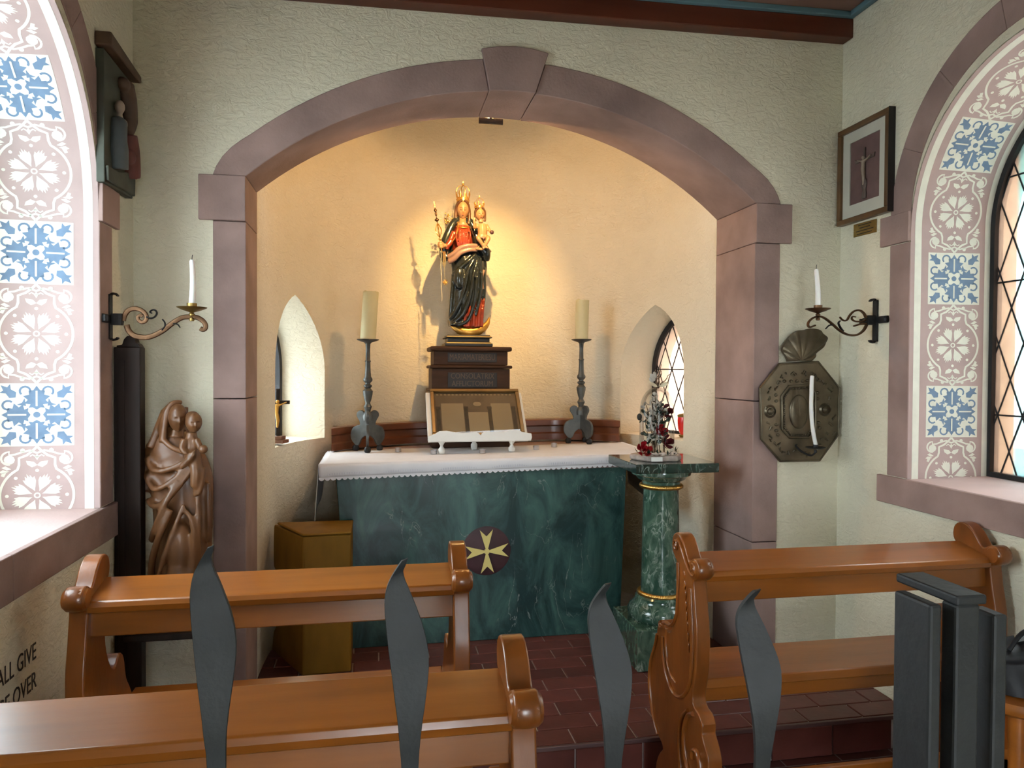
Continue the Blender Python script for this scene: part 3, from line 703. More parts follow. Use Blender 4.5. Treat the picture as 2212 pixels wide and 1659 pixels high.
# ------------------------------------------------------------------ altar and what stands on it
zt = lambda x: 1.028 + .016 * x           # the mensa is slightly out of level
def tilt_z(mb, start=0):
    for p in mb.v[start:]: p.z += .016 * p.x
    return mb
altar = thing('altar', (0, .9, FL), 'altar with green marbled front panel bearing a gold eight-pointed cross', 'altar')
tilt_z(MB().prism([(-.915, .575), (.93, .575), (.93, 1.24), (.72, 1.5), (-.72, 1.5), (-.915, 1.24)], XY, .955, 1.02)).build('mensa', M['mensa'], altar, smooth=0, bevel=.004)
MB().prism([(-.79, FL), (.66, FL), (.66, .945), (-.84, .93)], XZ, .66, 1.2).build('altar_core', M['dark_core'], altar, smooth=0)
MB().prism([(-.776, FL), (.713, FL), (.745, .967), (-.852, .943)], XZ, .60, .635).build('front_panel', M['altar_green'], altar, smooth=0, bevel=.004)
mc = at(1051, 1190, Y=.597)
med = MB().lathe([(0, 0), (.128, 0), (.134, .003), (.134, .012), (0, .012)], mc, 48, Matrix.Rotation(radians(-90), 4, 'X') @ Matrix.Rotation(0, 4, 'Z')).build('medallion', M['maroon'], altar, smooth=30)
arm = [(-.006, .012), (-.036, .118), (0, .082), (.036, .118), (.006, .012)]
cr = MB()
for k in range(4):
    a = k * pi / 2 + .03
    cr.prism([(mc.x + x * cos(a) - y * sin(a), mc.z + x * sin(a) + y * cos(a)) for x, y in arm], XZ, mc.y - .0155, mc.y - .011)
cr.box(mc.x - .012, mc.x + .012, mc.y - .0153, mc.y - .011, mc.z - .012, mc.z + .012)
cr.build('gold_cross', M['gold_paint'], med, smooth=0)

# altar cloth with scalloped lace edge
TH = .004
def hem(x): return (.932 + (.985 - .932) * (x + .93) / 1.9) 
cl = MB()
wob = lambda x, y: .0018 * sin(9 * x + 4 * y) * sin(7 * y)
cl.grid(lambda u, v: (-.935 + 1.875 * u, .562 + .66 * v, zt(-.935 + 1.875 * u) - .003 + wob(u, v * 3)), 60, 14)
def front(u, v):
    x = -.935 + 1.875 * u; z0 = zt(x) - .003; z1 = hem(x) + .012
    return (x, .562 - .006 * sin(pi * v) - .004 * v + .002 * sin(22 * x) * v, z0 + (z1 - z0) * v)
cl.grid(front, 120, 5)
def sidel(u, v):
    y = .562 + .60 * u; z0 = zt(-.935) - .003; drop = .345 - .22 * u + .012 * sin(14 * u)
    return (-.937 - .020 * v - .010 * sin(9 * y + 2) * v, y + .03 * v * (1 - u) + .02 * v, z0 - drop * v)
cl.grid(sidel, 30, 12)
def sider(u, v):
    y = .575 + .60 * u; z0 = zt(.94) - .003; drop = .33 - .08 * u
    return (.941 + .012 * v, y - .02 * v, z0 - drop * v)
cl.grid(sider, 20, 8)
cloth = tag(cl.build('altar_cloth', M['linen'], smooth=60, org=(0, .9, 1.0)), 'white linen altar cloth with scalloped lace edge draped over the green altar', 'altar cloth')
m = cloth.modifiers.new('thick', 'SOLIDIFY'); m.thickness = .003; m.offset = 0
lace = MB(); nsc = 64
def lc(u, v):
    x = -.935 + 1.875 * u; z1 = hem(x) + .013
    return (x, .5535 - .001 * v + .002 * sin(22 * x), z1 - v * (.006 + .011 * abs(sin(pi * nsc * u)) ** .7))
lace.grid(lc, nsc * 6, 2)
lo = lace.build('lace_edge', M['linen'], cloth, smooth=0); lm = lo.modifiers.new('thick', 'SOLIDIFY'); lm.thickness = .002
hs = MB()
for k in range(150):
    x = -.93 + 1.865 * k / 149
    hs.box(x - .0028, x + .0028, .5525, .5555, hem(x) + .024, hem(x) + .036)
hs.build('drawn_thread_band', material('shadowed_openwork', (.62, .61, .66), .9), cloth, smooth=0)['kind'] = 'stuff'

# curved wooden gradine behind
def grad_pt(x, off): 
    k = min(1, abs((x - ACX) / 1.19)); y = dep(x) + AP_D * (1 - k ** AP_N) ** (1 / AP_N)
    return y
prof = [(-.17, 1.03), (-.17, 1.07), (-.155, 1.08), (-.155, 1.118), (-.175, 1.128), (-.175, 1.16), (-.17, 1.166), (-.05, 1.166), (-.05, 1.03)]
gr = MB(); xs = [-.905 + 1.81 * i / 36 for i in range(37)]; npf = len(prof); vs = []
for x in xs:
    yb = min(grad_pt(x, 0), 1.66) - (.09 * abs(x) ** 4)
    for o_, z in prof: vs.append((x, yb + o_ - .02, z + .016 * x + .004))
fs = [(i * npf + j, i * npf + (j + 1) % npf, (i + 1) * npf + (j + 1) % npf, (i + 1) * npf + j) for i in range(36) for j in range(npf)] + [tuple(range(npf)), tuple(range(36 * npf, 37 * npf))]
gr.add(vs, fs)
tag(gr.build('altar_shelf', M['shelf_wood'], smooth=35), 'curved reddish wooden moulding along the niche wall behind the altar cloth', 'shelf')

# inscribed pedestal
PX0, PX1, PYF = -.298, .163, 1.17
ped = thing('pedestal', ((PX0 + PX1) / 2, 1.33, zt(-.08)), 'dark wooden pedestal with Latin inscription carrying the crowned statue', 'pedestal')
zb = zt(-.08) + .001
def pbox(name, ex, z0, z1, d0=0, m='ped_wood', bev=.004): return MB().box(PX0 - ex, PX1 + ex, PYF - ex - d0, PYF + .27 + ex, z0, z1).build(name, M[m], ped, smooth=0, bevel=bev)
pbox('lower_block', .012, zb, 1.515)
pbox('base_moulding', .028, 1.372, 1.388, bev=.006)
pbox('middle_moulding', .026, 1.516, 1.536, bev=.008)
pbox('upper_block', .0, 1.537, 1.622)
pbox('cap_moulding', .024, 1.623, 1.652, bev=.01)
for z0, z1, lines in ((1.556, 1.614, ['MARIA MATER IESU']), (1.398, 1.492, ['CONSOLATRIX', 'AFFLICTORUM'])):
    a, b = at(967, 800, Y=PYF).x, at(1073, 800, Y=PYF).x; ex = 0 if z0 > 1.53 else .012
    pl = MB().box(a, b, PYF - ex - .004, PYF - ex + .002, z0, z1).build('inscription_panel', M['ped_dark'], ped, smooth=0, bevel=.002)
    n_ = len(lines)
    for i, s_ in enumerate(lines):
        zc_ = z1 - (z1 - z0) * (i + .5) / n_
        text(s_.replace(' ', '') if n_ == 1 else s_, .054 if n_ == 1 else .048, Matrix(((1, 0, 0, (a + b) / 2), (0, 0, -1, PYF - ex - .0045), (0, 1, 0, zc_), (0, 0, 0, 1))), 'lettering', M['letter'], pl, .001, sx=.66 if n_ == 1 else .82)

# framed altar card on a white book stand
CX0, CX1 = -.353, .243
stand = thing('book_stand', (-.05, .95, zt(-.05)), 'small white wooden book stand with turned feet holding the framed card', 'book stand')
SB, ST = Vector((0, .86, 1.115)), Vector((0, 1.085, 1.375)); sd = (ST - SB).normalized(); sn = Vector((0, -sd.z, sd.y))
sp_ = lambda x, s_, h: Vector((x, 0, 0)) + SB + sd * s_ + sn * h
def slab(mb, x0, x1, s0_, s1_, h0, h1):
    vs = [sp_(x, s_, h) for h in (h0, h1) for s_ in (s0_, s1_) for x in (x0, x1)]
    return mb.add(vs, [(0, 2, 3, 1), (4, 5, 7, 6), (0, 1, 5, 4), (2, 6, 7, 3), (0, 4, 6, 2), (1, 3, 7, 5)])
LEN = (ST - SB).length
slab(MB(), CX0, CX1 - .01, -.01, LEN, -.03, -.008).build('back_board', M['white_paint'], stand, smooth=0, bevel=.003)
lip = [(CX0, 0), (CX1, 0), (CX1 + .006, .02), (CX1 + .002, .042), (CX1 - .05, .05), (CX1 - .075, .062), (CX1 - .13, .062), (CX1 - .165, .052), (-.03, .052), (-.045, .046), (-.054, .034), (-.063, .046), (-.078, .052), (-.16, .048), (-.2, .052), (-.25, .062), (-.29, .06), (-.315, .045), (CX0 - .004, .03)]
lb = MB(); lb.add([sp_(x, -.012, -.03 + b) for x, b in lip] + [sp_(x, .004, -.03 + b) for x, b in lip], [tuple(range(len(lip)))[::-1], tuple(range(len(lip), 2 * len(lip)))] + [(i, (i + 1) % len(lip), len(lip) + (i + 1) % len(lip), len(lip) + i) for i in range(len(lip))])
LZ = 1.097
lipmb = MB().prism([(x, LZ + .0 + b) for x, b in lip], XZ, .832, .846); lipmb.build('front_ledge', M['white_paint'], stand, smooth=30, bevel=.002)
MB().box(CX0, CX1, .846, .90, LZ, LZ + .012).build('ledge_board', M['white_paint'], stand, smooth=0, bevel=.002)
foot = [(0, 0), (.016, 0), (.02, .01), (.02, .024), (.012, .034), (.008, .042), (.012, .052), (.02, .064), (.02, .07), (0, .07)]
for fx, fy in ((-.275, .866), (.135, .866), (-.065, 1.03)):
    zz = zt(fx) + .002; f = [(r, zz + z * (LZ - zz) / .07 + (.02 * z / .07 if fy > 1 else 0)) for r, z in foot]
    MB().lathe(f, (fx, fy, 0), 16).build('turned_foot', M['white_paint'], stand, smooth=40)
card = thing('framed_card', sp_(-.05, 0, 0), 'gilt framed printed altar card leaning on the white book stand', 'framed card')
fx0, fx1, f0, f1 = CX0 + .025, CX1 - .03, .004, LEN + .01; FW = .022
for a in ((fx0, fx1, f0, f0 + FW), (fx0, fx1, f1 - FW, f1), (fx0, fx0 + FW, f0 + FW, f1 - FW), (fx1 - FW, fx1, f0 + FW, f1 - FW)):
    slab(MB(), *a, -.007, .018).build('frame_side', M['frame_gold'], card, smooth=0, bevel=.004)
pr = slab(MB(), fx0 + FW, fx1 - FW, f0 + FW, f1 - FW, -.006, .001).build('printed_sheet', M['parchment'], card, smooth=0)
W_ = fx1 - fx0 - 2 * FW; H_ = f1 - f0 - 2 * FW; ax, ay = fx0 + FW, f0 + FW
for a, b, c, d_ in ((.08, .345, .04, .74), (.395, .635, .04, .52), (.68, .92, .04, .74)):
    slab(MB(), ax + W_ * a, ax + W_ * b, ay + H_ * c, ay + H_ * d_, .001, .0018).build('text_block', M['text_block'], pr, smooth=0)
col_ = material('engraved_columns', (.055, .038, .024), .7, vary=.5, vscale=50)
for a in (.02, .352, .638, .93):
    mb = MB(); slab(mb, ax + W_ * a, ax + W_ * (a + .045), ay + H_ * .03, ay + H_ * .62, .001, .0022); slab(mb, ax + W_ * (a - .006), ax + W_ * (a + .05), ay + H_ * .60, ay + H_ * .66, .001, .0026)
    mb.build('engraved_column', col_, pr, smooth=0)
mb = MB()
for i in range(12): mb.add([sp_(ax + W_ * (.515 + .05 * cos(2 * pi * k / 16) * (1 if i % 2 else .5)), ay + H_ * .72 + .016 * sin(2 * pi * k / 16) * (1 if i % 2 else .5), .0015 + .0002 * i) for k in range(16)], [tuple(range(16))])
mb.build('engraved_emblem', M['text_block'], pr, smooth=0)
mb = MB()
for i in range(20): slab(mb, ax + W_ * (.03 + .047 * i), ax + W_ * (.055 + .047 * i), ay + H_ * .94, ay + H_ * .975, .001, .0018)
mb.build('border_ornament', M['text_block'], pr, smooth=0)
slab(MB(), ax, ax + W_, ay, ay + H_, .008, .009).build('glass_pane', M['glass'], card, smooth=0)

# candlesticks with pillar candles
def candlestick(x, y, scale_h, label, cheight, lean, clabel, chr_):
    z0 = zt(x) + .001; t = thing('candlestick', (x, y, z0), label, 'candlestick')
    H = scale_h; u = H / .66
    P_ = [(.0, .18), (.030, .18), (.032, .20), (.030, .215), (.016, .232), (.018, .245), (.025, .262), (.017, .275), (.014, .285), (.020, .30), (.028, .335), (.030, .355), (.016, .372), (.024, .38), (.025, .388), (.015, .395), (.015, .402), (.027, .414), (.028, .425), (.019, .44), (.016, .48), (.015, .525), (.019, .53), (.014, .537), (.013, .60), (.015, .632), (.022, .64), (.06, .652), (.066, .656), (.064, .66), (0, .66)]
    MB().lathe([(r, z0 + z * u) for r, z in P_], (x, y, 0), 24).build('stem', M['pewter'], t, smooth=40)
    for k in range(3):
        a = radians(-80 + 120 * k + (15 if x > 0 else -10)); d_ = Vector((cos(a), sin(a), 0)); nn = Vector((-sin(a), cos(a), 0))
        plate = [(.005, .175), (.02, .225), (.045, .24), (.068, .228), (.072, .205), (.055, .178), (.05, .155), (.07, .15), (.098, .135), (.112, .105), (.11, .07), (.09, .042), (.07, .03), (.055, .04), (.04, .07), (.015, .09), (.005, .09)]
        plate = [(p.x, p.y) for p in catmull([(a_, b_, 0) for a_, b_ in plate], 3, True)]
        MB().prism(plate, lambda a_, b_, w_: tuple(Vector((x, y, z0 + b_ * u)) + d_ * a_ + nn * w_), -.008, .008).build('leg_plate', M['pewter'], t, smooth=40, bevel=.002)
        q_ = Vector((x, y, z0)) + d_ * .082
        MB().lathe([(0, 0), (.015, 0), (.02, .008), (.02, .022), (.012, .034), (0, .036)], q_, 14).build('ball_foot', M['iron'], t, smooth=40)
    zc_ = z0 + H + .0005
    ca = MB(); R_ = chr_; rings = 14; seg = 28
    rim = [0, .004, .012, .007, -.004, -.006, 0, .006, .010, .004, -.002, 0, .003, .002]
    def cp(u_, v_):
        a = 2 * pi * u_; ht = cheight + (rim[int(u_ * 14) % 14] * (1 - (u_ * 14) % 1) + rim[(int(u_ * 14) + 1) % 14] * ((u_ * 14) % 1)) * (1 if v_ > .7 else 0)
        if v_ <= .7: r_, h = R_, cheight * v_ / .7 if v_ < .69 else ht
        elif v_ < .85: r_, h = R_ * .86, ht - .002
        else: r_, h = R_ * .8 * (1 - (v_ - .85) / .15), cheight - .022
        r_ *= 1 + .015 * sin(3 * a + x * 9)
        return (x + lean * h + r_ * cos(a), y + r_ * sin(a), zc_ + h)
    ca.grid(cp, seg, 20, cu=True); ca.add([cp(i / seg, 0) for i in range(seg)], [tuple(range(seg))])
    c_ = thing('pillar_candle', (x, y, zc_), clabel, 'candle')
    ca.build('wax', M['wax'], c_, smooth=50)
    tp = Vector((x + lean * cheight, y, zc_ + cheight))
    MB().tube([tp + Vector((0, 0, -.024)), tp + Vector((.002, 0, -.01)), tp + Vector((.006, 0, .004))], .0022, 6).build('wick', M['wick'], c_)
q_ = at(797, 733, Y=1.13); candlestick(q_.x - .006, 1.13, q_.z - zt(q_.x), 'grey metal candlestick with three-plate foot, left of the statue', .282, .06, 'thick ivory pillar candle leaning slightly, left of the statue', .046)
q_ = at(1258, 733, Y=1.22); candlestick(q_.x - .006, 1.22, q_.z - zt(q_.x), 'grey metal candlestick with three-plate foot, right of the statue', .25, .02, 'thick ivory pillar candle with flat top, right of the statue', .043)

# tea lights
for (px, py), lab in zip([(860, 972), (937, 978), (1042, 978), (1158, 972), (1197, 964)], ['tea light tin nearest the left candlestick', 'tea light tin beside the left front foot of the book stand', 'tea light tin below the middle of the book stand', 'tea light tin right of the book stand foot', 'tea light tin nearest the right candlestick']):
    p = at(px, py, Z=1.03); p.y = min(max(p.y, .70), 1.05) if px != 1197 else 1.05
    p.x = at(px, py, Y=p.y).x; zz = zt(p.x) + .0008
    t = thing('tea_light', (p.x, p.y, zz), lab, 'tea light', 'tea lights on the altar')
    MB().lathe([(0, 0), (.0185, 0), (.0185, .021), (.0192, .0222), (.0178, .0222), (.0172, .004), (0, .004)], (p.x, p.y, zz), 24).build('tin_cup', M['tin'], t, smooth=40)
    MB().lathe([(0, .0045), (.0168, .0045), (.0168, .012), (0, .0115)], (p.x, p.y, zz), 20).build('wax', M['white_wax'], t, smooth=40)
    MB().tube([(p.x, p.y, zz + .011), (p.x + .001, p.y, zz + .019)], .0008, 5).build('wick', M['wick'], t)

# spotlight tucked behind the arch
LP = Vector((-.075, .47, 2.80))
sl = thing('spotlight', LP + Vector((0, 0, .04)), 'small black spotlight tucked behind the arch keystone', 'spotlight')
MB().box(LP.x - .062, LP.x + .062, .365, .378, 2.757, 2.784).build('bracket', M['iron'], sl, smooth=0, bevel=.001)  # also screens the added soffit fill light from the camera
tgt = Vector((.0, 1.62, 2.05)); dr = (tgt - LP).normalized(); Q = dr.to_track_quat('Z', 'Y').to_matrix().to_4x4()
MB().lathe([(.030, -.07), (.034, -.06), (.034, .0), (.036, .006), (.033, .006), (.03, -.05), (0, -.05)], LP - dr * .02, 20, Q).build('lamp_housing', M['iron'], sl, smooth=40)
MB().tube([(LP.x, .375, 2.785), (LP.x, .40, 2.82), LP - dr * .05 + Vector((0, 0, .03))], .007, 8).build('lamp_arm', M['iron'], sl)
ld = bpy.data.lights.new('statue_spot', 'SPOT'); ld.energy = SPOT_W = 5.5; ld.color = (1.0, .58, .22); ld.spot_size = radians(112); ld.spot_blend = 1.0; ld.shadow_soft_size = .012
lo_ = bpy.data.objects.new('statue_spot', ld); COL.objects.link(lo_); lo_.location = LP; lo_.rotation_euler = dr.to_track_quat('-Z', 'Y').to_euler()
ld2 = bpy.data.lights.new('statue_spot_core', 'SPOT'); ld2.energy = 50; ld2.color = (1.0, .62, .22); ld2.spot_size = radians(62); ld2.spot_blend = 1.0; ld2.shadow_soft_size = .010
l2 = bpy.data.objects.new('statue_spot_core', ld2); COL.objects.link(l2); l2.location = LP; l2.rotation_euler = dr.to_track_quat('-Z', 'Y').to_euler()

lb_ = bpy.data.lights.new('soffit_fill', 'POINT'); lb_.energy = 10; lb_.color = (1.0, .56, .2); lb_.shadow_soft_size = .007  # added fill light that warms the arch soffit and pier reveals
l3 = bpy.data.objects.new('soffit_fill', lb_); COL.objects.link(l3); l3.location = (LP.x, .393, 2.773)
# ------------------------------------------------------------------ crowned Madonna on the pedestal
SY = 1.31
def S(px, py, d=0.0): return Vector((-.083 + (px - 1010) * .00298, SY + d, 1.6535 + (746 - py) * .00294))
U = .00296
def loft(mb, rows, seg=72, sub=6, cap=True):
    """rows: (py, x0, x1, depth_front, depth_back, fold_amp, fold_n, phase) in statue coordinates"""
    R_ = [Vector(r[:5]) for r in rows]; ext = [r[5:] for r in rows]
    P_ = []; E_ = []
    vec = [list(r) + [0] * (8 - len(r)) for r in rows]
    for i in range(len(vec) - 1):
        for k in range(sub):
            t = k / sub; t2 = t * t * (3 - 2 * t) if False else t
            a0 = vec[max(i - 1, 0)]; a1 = vec[i]; a2 = vec[i + 1]; a3 = vec[min(i + 2, len(vec) - 1)]
            P_.append([.5 * (2 * b1 + (b2 - b0) * t2 + (2 * b0 - 5 * b1 + 4 * b2 - b3) * t2 * t2 + (3 * b1 - b0 - 3 * b2 + b3) * t2 ** 3) for b0, b1, b2, b3 in zip(a0, a1, a2, a3)])
    P_.append(vec[-1]); vs = []
    for (py, x0, x1, df, db, am, fn_, ph) in P_:
        cx, hw = (x0 + x1) / 2, (x1 - x0) / 2
        for k in range(seg):
            a = 2 * pi * k / seg; c, s = cos(a), sin(a)
            f = 1 + am * sin(fn_ * a + ph) + am * .5 * sin(1.7 * fn_ * a + 2 * ph + 1)
            vs.append(S(cx + hw * c * f, py, (db if s > 0 else df) * U * s * f))
    n_ = len(P_)
    fs = [(j * seg + k, j * seg + (k + 1) % seg, (j + 1) * seg + (k + 1) % seg, (j + 1) * seg + k) for j in range(n_ - 1) for k in range(seg)]
    if cap: fs += [tuple(range(seg))[::-1], tuple(range((n_ - 1) * seg, n_ * seg))]
    return mb.add(vs, fs)
def ridge(mb, pts, r, flat=(1, 1)):
    """pts: (px, py, d) along a drapery fold, r in px"""
    C_ = catmull([S(*p) for p in pts], 5); n_ = len(C_); rr = [U * (r if not isinstance(r, (list, tuple)) else (r[0] + (r[1] - r[0]) * i / (n_ - 1))) for i in range(n_)]
    return mb.tube(C_, rr, 8, flat=flat)

def head(mb, c, rx, ry, rz, yaw=0.0, tilt=0.0, child=False, amp=1.2):
    """a face modelled on an ellipsoid: brow, sockets, nose, lips, chin"""
    def g(x, z, x0, z0, sx_, sz_): return math.exp(-((x - x0) / sx_) ** 2 - ((z - z0) / sz_) ** 2)
    Mx = Matrix.Rotation(yaw, 3, 'Z') @ Matrix.Rotation(tilt, 3, 'X'); seg, rings = 56, 44; vs = []; fs = []
    for j in range(1, rings):
        t = pi * j / rings
        for k in range(seg):
            a = 2 * pi * k / seg; x, y, z = sin(t) * cos(a), sin(t) * sin(a), cos(t)
            fr = max(0, -y)
            jaw = 1 - .26 * max(0, -z - .05) ** 1.2 * (.55 if child else 1)
            d = 0
            if fr > .2:
                d += .17 * g(x, z, 0, -.20, .10, .13) + .11 * g(x, z, 0, .0, .075, .16)          # nose
                d -= .075 * (g(x, z, .33, .06, .17, .09) + g(x, z, -.33, .06, .17, .09))         # sockets
                d += .045 * (g(x, z, .33, .04, .12, .055) + g(x, z, -.33, .04, .12, .055))       # lids
                d += .045 * (g(x, z, .32, .21, .24, .07) + g(x, z, -.32, .21, .24, .07))         # brows
                d += .055 * g(x, z, 0, -.46, .16, .05) - .03 * g(x, z, 0, -.53, .2, .03) + .045 * g(x, z, 0, -.59, .15, .05)
                d += .08 * g(x, z, 0, -.82, .24, .12)                                            # chin
                d += (.05 if child else .02) * (g(x, z, .42, -.30, .2, .2) + g(x, z, -.42, -.30, .2, .2))
            d *= amp
            p = Vector((x * rx * jaw, y * ry * jaw - d * ry, z * rz)); vs.append(Vector(c) + Mx @ p)
    for q_ in (1, -1): vs.append(Vector(c) + Mx @ Vector((0, 0, q_ * rz)))
    N_ = (rings - 1) * seg
    fs = [(j * seg + k, (j + 1) * seg + k, (j + 1) * seg + (k + 1) % seg, j * seg + (k + 1) % seg) for j in range(rings - 2) for k in range(seg)]
    fs += [(N_, k, (k + 1) % seg) for k in range(seg)] + [(N_ + 1, (rings - 2) * seg + (k + 1) % seg, (rings - 2) * seg + k) for k in range(seg)]
    mb.add(vs, fs)
    def onface(x, z, lift=.03):
        t_ = sqrt(max(0.01, 1 - x * x - z * z)); d = .17 * g(x, z, 0, -.20, .10, .13) + .02
        return Vector(c) + Mx @ Vector((x * rx * (1 - .26 * max(0, -z - .05) ** 1.2), -t_ * ry - (d + lift) * ry * .7, z * rz))
    return onface
def face_paint(onface, parent, s, child=False):
    for sg in (1, -1):
        MB().tube([onface(sg * x, z, .02) for x, z in ((.18, .03), (.28, -.005), (.40, .0), (.50, .04))], s * .05, 6).build('eyelid_line', M['brow'], parent)
        MB().tube([onface(sg * x, z, .03) for x, z in ((.14, .20), (.28, .27), (.44, .25), (.54, .18))], s * .034, 6).build('eyebrow', M['brow'], parent)
    MB().tube([onface(x, z, .085) for x, z in ((-.17, -.50), (-.06, -.485), (0, -.50), (.06, -.485), (.17, -.50))], [s * .03, s * .06, s * .066, s * .06, s * .03], 6).build('lips', M['lips'], parent)

stt = thing('madonna_statue', S(1010, 746), 'painted Madonna statue in red dress and dark mantle holding the Child, on the inscribed pedestal', 'statue')
# moulded black base
mb = MB()
for z0, z1, ex in ((746, 739, 50), (739, 736, 46), (736, 728, 44), (728, 725, 49), (725, 721, 45)):
    a, b = S(1012 - ex, z0), S(1012 + ex, z1); mb.box(a.x, b.x, SY - .115 * ex / 49, SY + .115 * ex / 49, a.z, b.z - .0003)
mb.build('moulded_base', M['ebony'], stt, smooth=0, bevel=.004)
for py in (739.5, 725.8):
    a = S(1012 - 47, py); MB().box(a.x, S(1012 + 47, py).x, SY - .1145, SY - .109, a.z, a.z + .006).build('gilt_fillet', M['gold_leaf'], stt, smooth=0)
# crescent moon
pts = []; rad = []
for i in range(33):
    a = radians(198 + 156 * i / 32); k = sin(pi * i / 32); pts.append(S(1015 + 44 * cos(a), 677 - 38 * sin(a) + 0, -.052 + .03 * (1 - k))); rad.append(U * (1.0 + 9.5 * k ** .8))
MB().tube(pts, rad, 14, flat=(.9, 1.0)).build('crescent_moon', M['gold_leaf'], stt, smooth=60)
# red under-dress, lower part
mb = loft(MB(), [(706, 990, 1049, 26, 22, .06, 9, .4), (690, 992, 1046, 25, 22, .06, 9, .6), (665, 992, 1046, 24, 22, .06, 9, .9), (630, 988, 1045, 22, 20, .04, 9, 1.2), (590, 986, 1044, 20, 18, .03, 8, 1.2)])
for x, d in ((1012, -.074), (1022, -.078), (1033, -.073), (1041, -.06), (1003, -.07)): ridge(mb, [(x + 6, 640, d * .8), (x + 2, 675, d), (x, 704, d - .006)], (2.2, 3.6))
sculpt(mb, 'red_skirt', M['red_dress'], stt, .0055, 3)
# dark mantle wrapped round hips and legs
mb = loft(MB(), [(702, 972, 1014, 26, 24, .05, 7, .2), (690, 971, 1022, 27, 24, .05, 7, .4), (670, 973, 1036, 27, 24, .05, 7, .8), (645, 975, 1046, 27, 24, .045, 7, 1.2), (615, 977, 1051, 26, 23, .04, 7, 1.6), (590, 979, 1052, 26, 22, .04, 7, 2.0), (568, 977, 1053, 26, 22, .04, 7, 2.2), (550, 974, 1050, 24, 22, .03, 7, 2.4), (538, 976, 1040, 20, 20, .02, 7, 2.6)])
for p_, r_ in ([(1028, 548, -.068), (1010, 565, -.082), (990, 582, -.074), (979, 590, -.05)], (4, 3)), ([(1030, 552, -.07), (1012, 580, -.088), (1003, 620, -.092), (990, 660, -.088), (974, 690, -.05)], (3, 4.5)), ([(1032, 556, -.07), (1020, 600, -.092), (1014, 640, -.095), (998, 680, -.09), (978, 697, -.06)], (3, 5)), ([(1034, 560, -.068), (1028, 610, -.09), (1024, 650, -.092), (1010, 690, -.085), (986, 702, -.07)], (3, 4.5)), ([(1038, 555, -.06), (1040, 600, -.075), (1036, 640, -.08), (1026, 680, -.08)], (3, 3.5)), ([(980, 590, -.04), (977, 640, -.05), (974, 690, -.04)], (3.5, 4)), ([(1046, 575, -.03), (1048, 620, -.035), (1046, 655, -.04)], (4.5, 3)):
    ridge(mb, p_, r_)
mb.ball(S(993, 600, -.066), (U * 12, U * 10, U * 24), 20, 14)      # bent knee under the cloth
mb.ball(S(982, 699, -.066), (U * 10, U * 10, U * 5), 14, 8)
sculpt(mb, 'mantle_skirt', M['mantle'], stt, .005, 3)
# mantle over shoulders, hood-less, down both sides
mb = MB()
ridge(mb, [(992, 470, .0), (982, 480, -.012), (972, 500, -.020), (963, 525, -.022), (962, 548, -.016), (968, 560, -.02)], (7, 12))
ridge(mb, [(1012, 470, .0), (1022, 482, -.006), (1030, 505, -.01), (1040, 530, -.02), (1052, 548, -.03)], (7, 15))
ridge(mb, [(1042, 532, -.05), (1050, 545, -.055), (1050, 560, -.04)], (12, 8))
loft(mb, [(560, 968, 1052, 8, 24, .03, 5, 0), (530, 972, 1050, 6, 24, .03, 5, .4), (500, 976, 1034, 6, 22, .02, 5, .8), (478, 984, 1020, 5, 18, 0, 5, 0), (466, 990, 1014, 4, 14, 0, 5, 0)])
sculpt(mb, 'mantle', M['mantle'], stt, .0055, 3)
# edge braid of the mantle and folded rose lining at the waist
mb = MB(); ridge(mb, [(990, 480, -.055), (988, 500, -.070), (980, 520, -.072), (968, 533, -.055), (958, 538, -.045)], 1.1); mb.build('mantle_braid', M['gold_leaf'], stt)
mb = MB()
ridge(mb, [(1030, 531, -.086), (1010, 532, -.094), (992, 538, -.09), (980, 549, -.078), (968, 556, -.06)], (4.0, 4.6), (1, 1.2))
ridge(mb, [(1030, 540, -.084), (1012, 541, -.092), (994, 548, -.088), (982, 560, -.075), (970, 566, -.058)], (3.4, 4.8), (1, 1.2))
ridge(mb, [(1046, 580, -.045), (1040, 600, -.06), (1042, 622, -.05)], (3, 4.5))
sculpt(mb, 'mantle_lining', M['lining'], stt, .0045, 2)
# red bodice with gathered folds
mb = loft(MB(), [(545, 977, 1030, 24, 16, .02, 6, 0), (530, 980, 1026, 25, 16, .02, 6, 0), (512, 979, 1023, 26, 16, .02, 6, 0), (498, 981, 1020, 23, 15, 0, 6, 0), (487, 985, 1017, 18, 12, 0, 6, 0), (480, 991, 1011, 12, 10, 0, 6, 0)])
for x in (985, 991, 997, 1003, 1009, 1015): ridge(mb, [(x + (1000 - x) * .25, 488, -.052), (x, 505, -.077), (x + (1000 - x) * .1, 522, -.078), (x + (1000 - x) * .35, 536, -.07)], (1.6, 2.0))
ridge(mb, [(982, 500, -.03), (974, 520, -.045), (966, 532, -.055), (962, 536, -.06)], (6, 5))
sculpt(mb, 'bodice', M['red_dress'], stt, .0045, 2)
MB().tube([S(986, 489, -.045), S(993, 492, -.066), S(1001, 493, -.073), S(1009, 492, -.066), S(1016, 489, -.045)], U * 1.2, 8).build('neck_braid', M['gold_leaf'], stt)
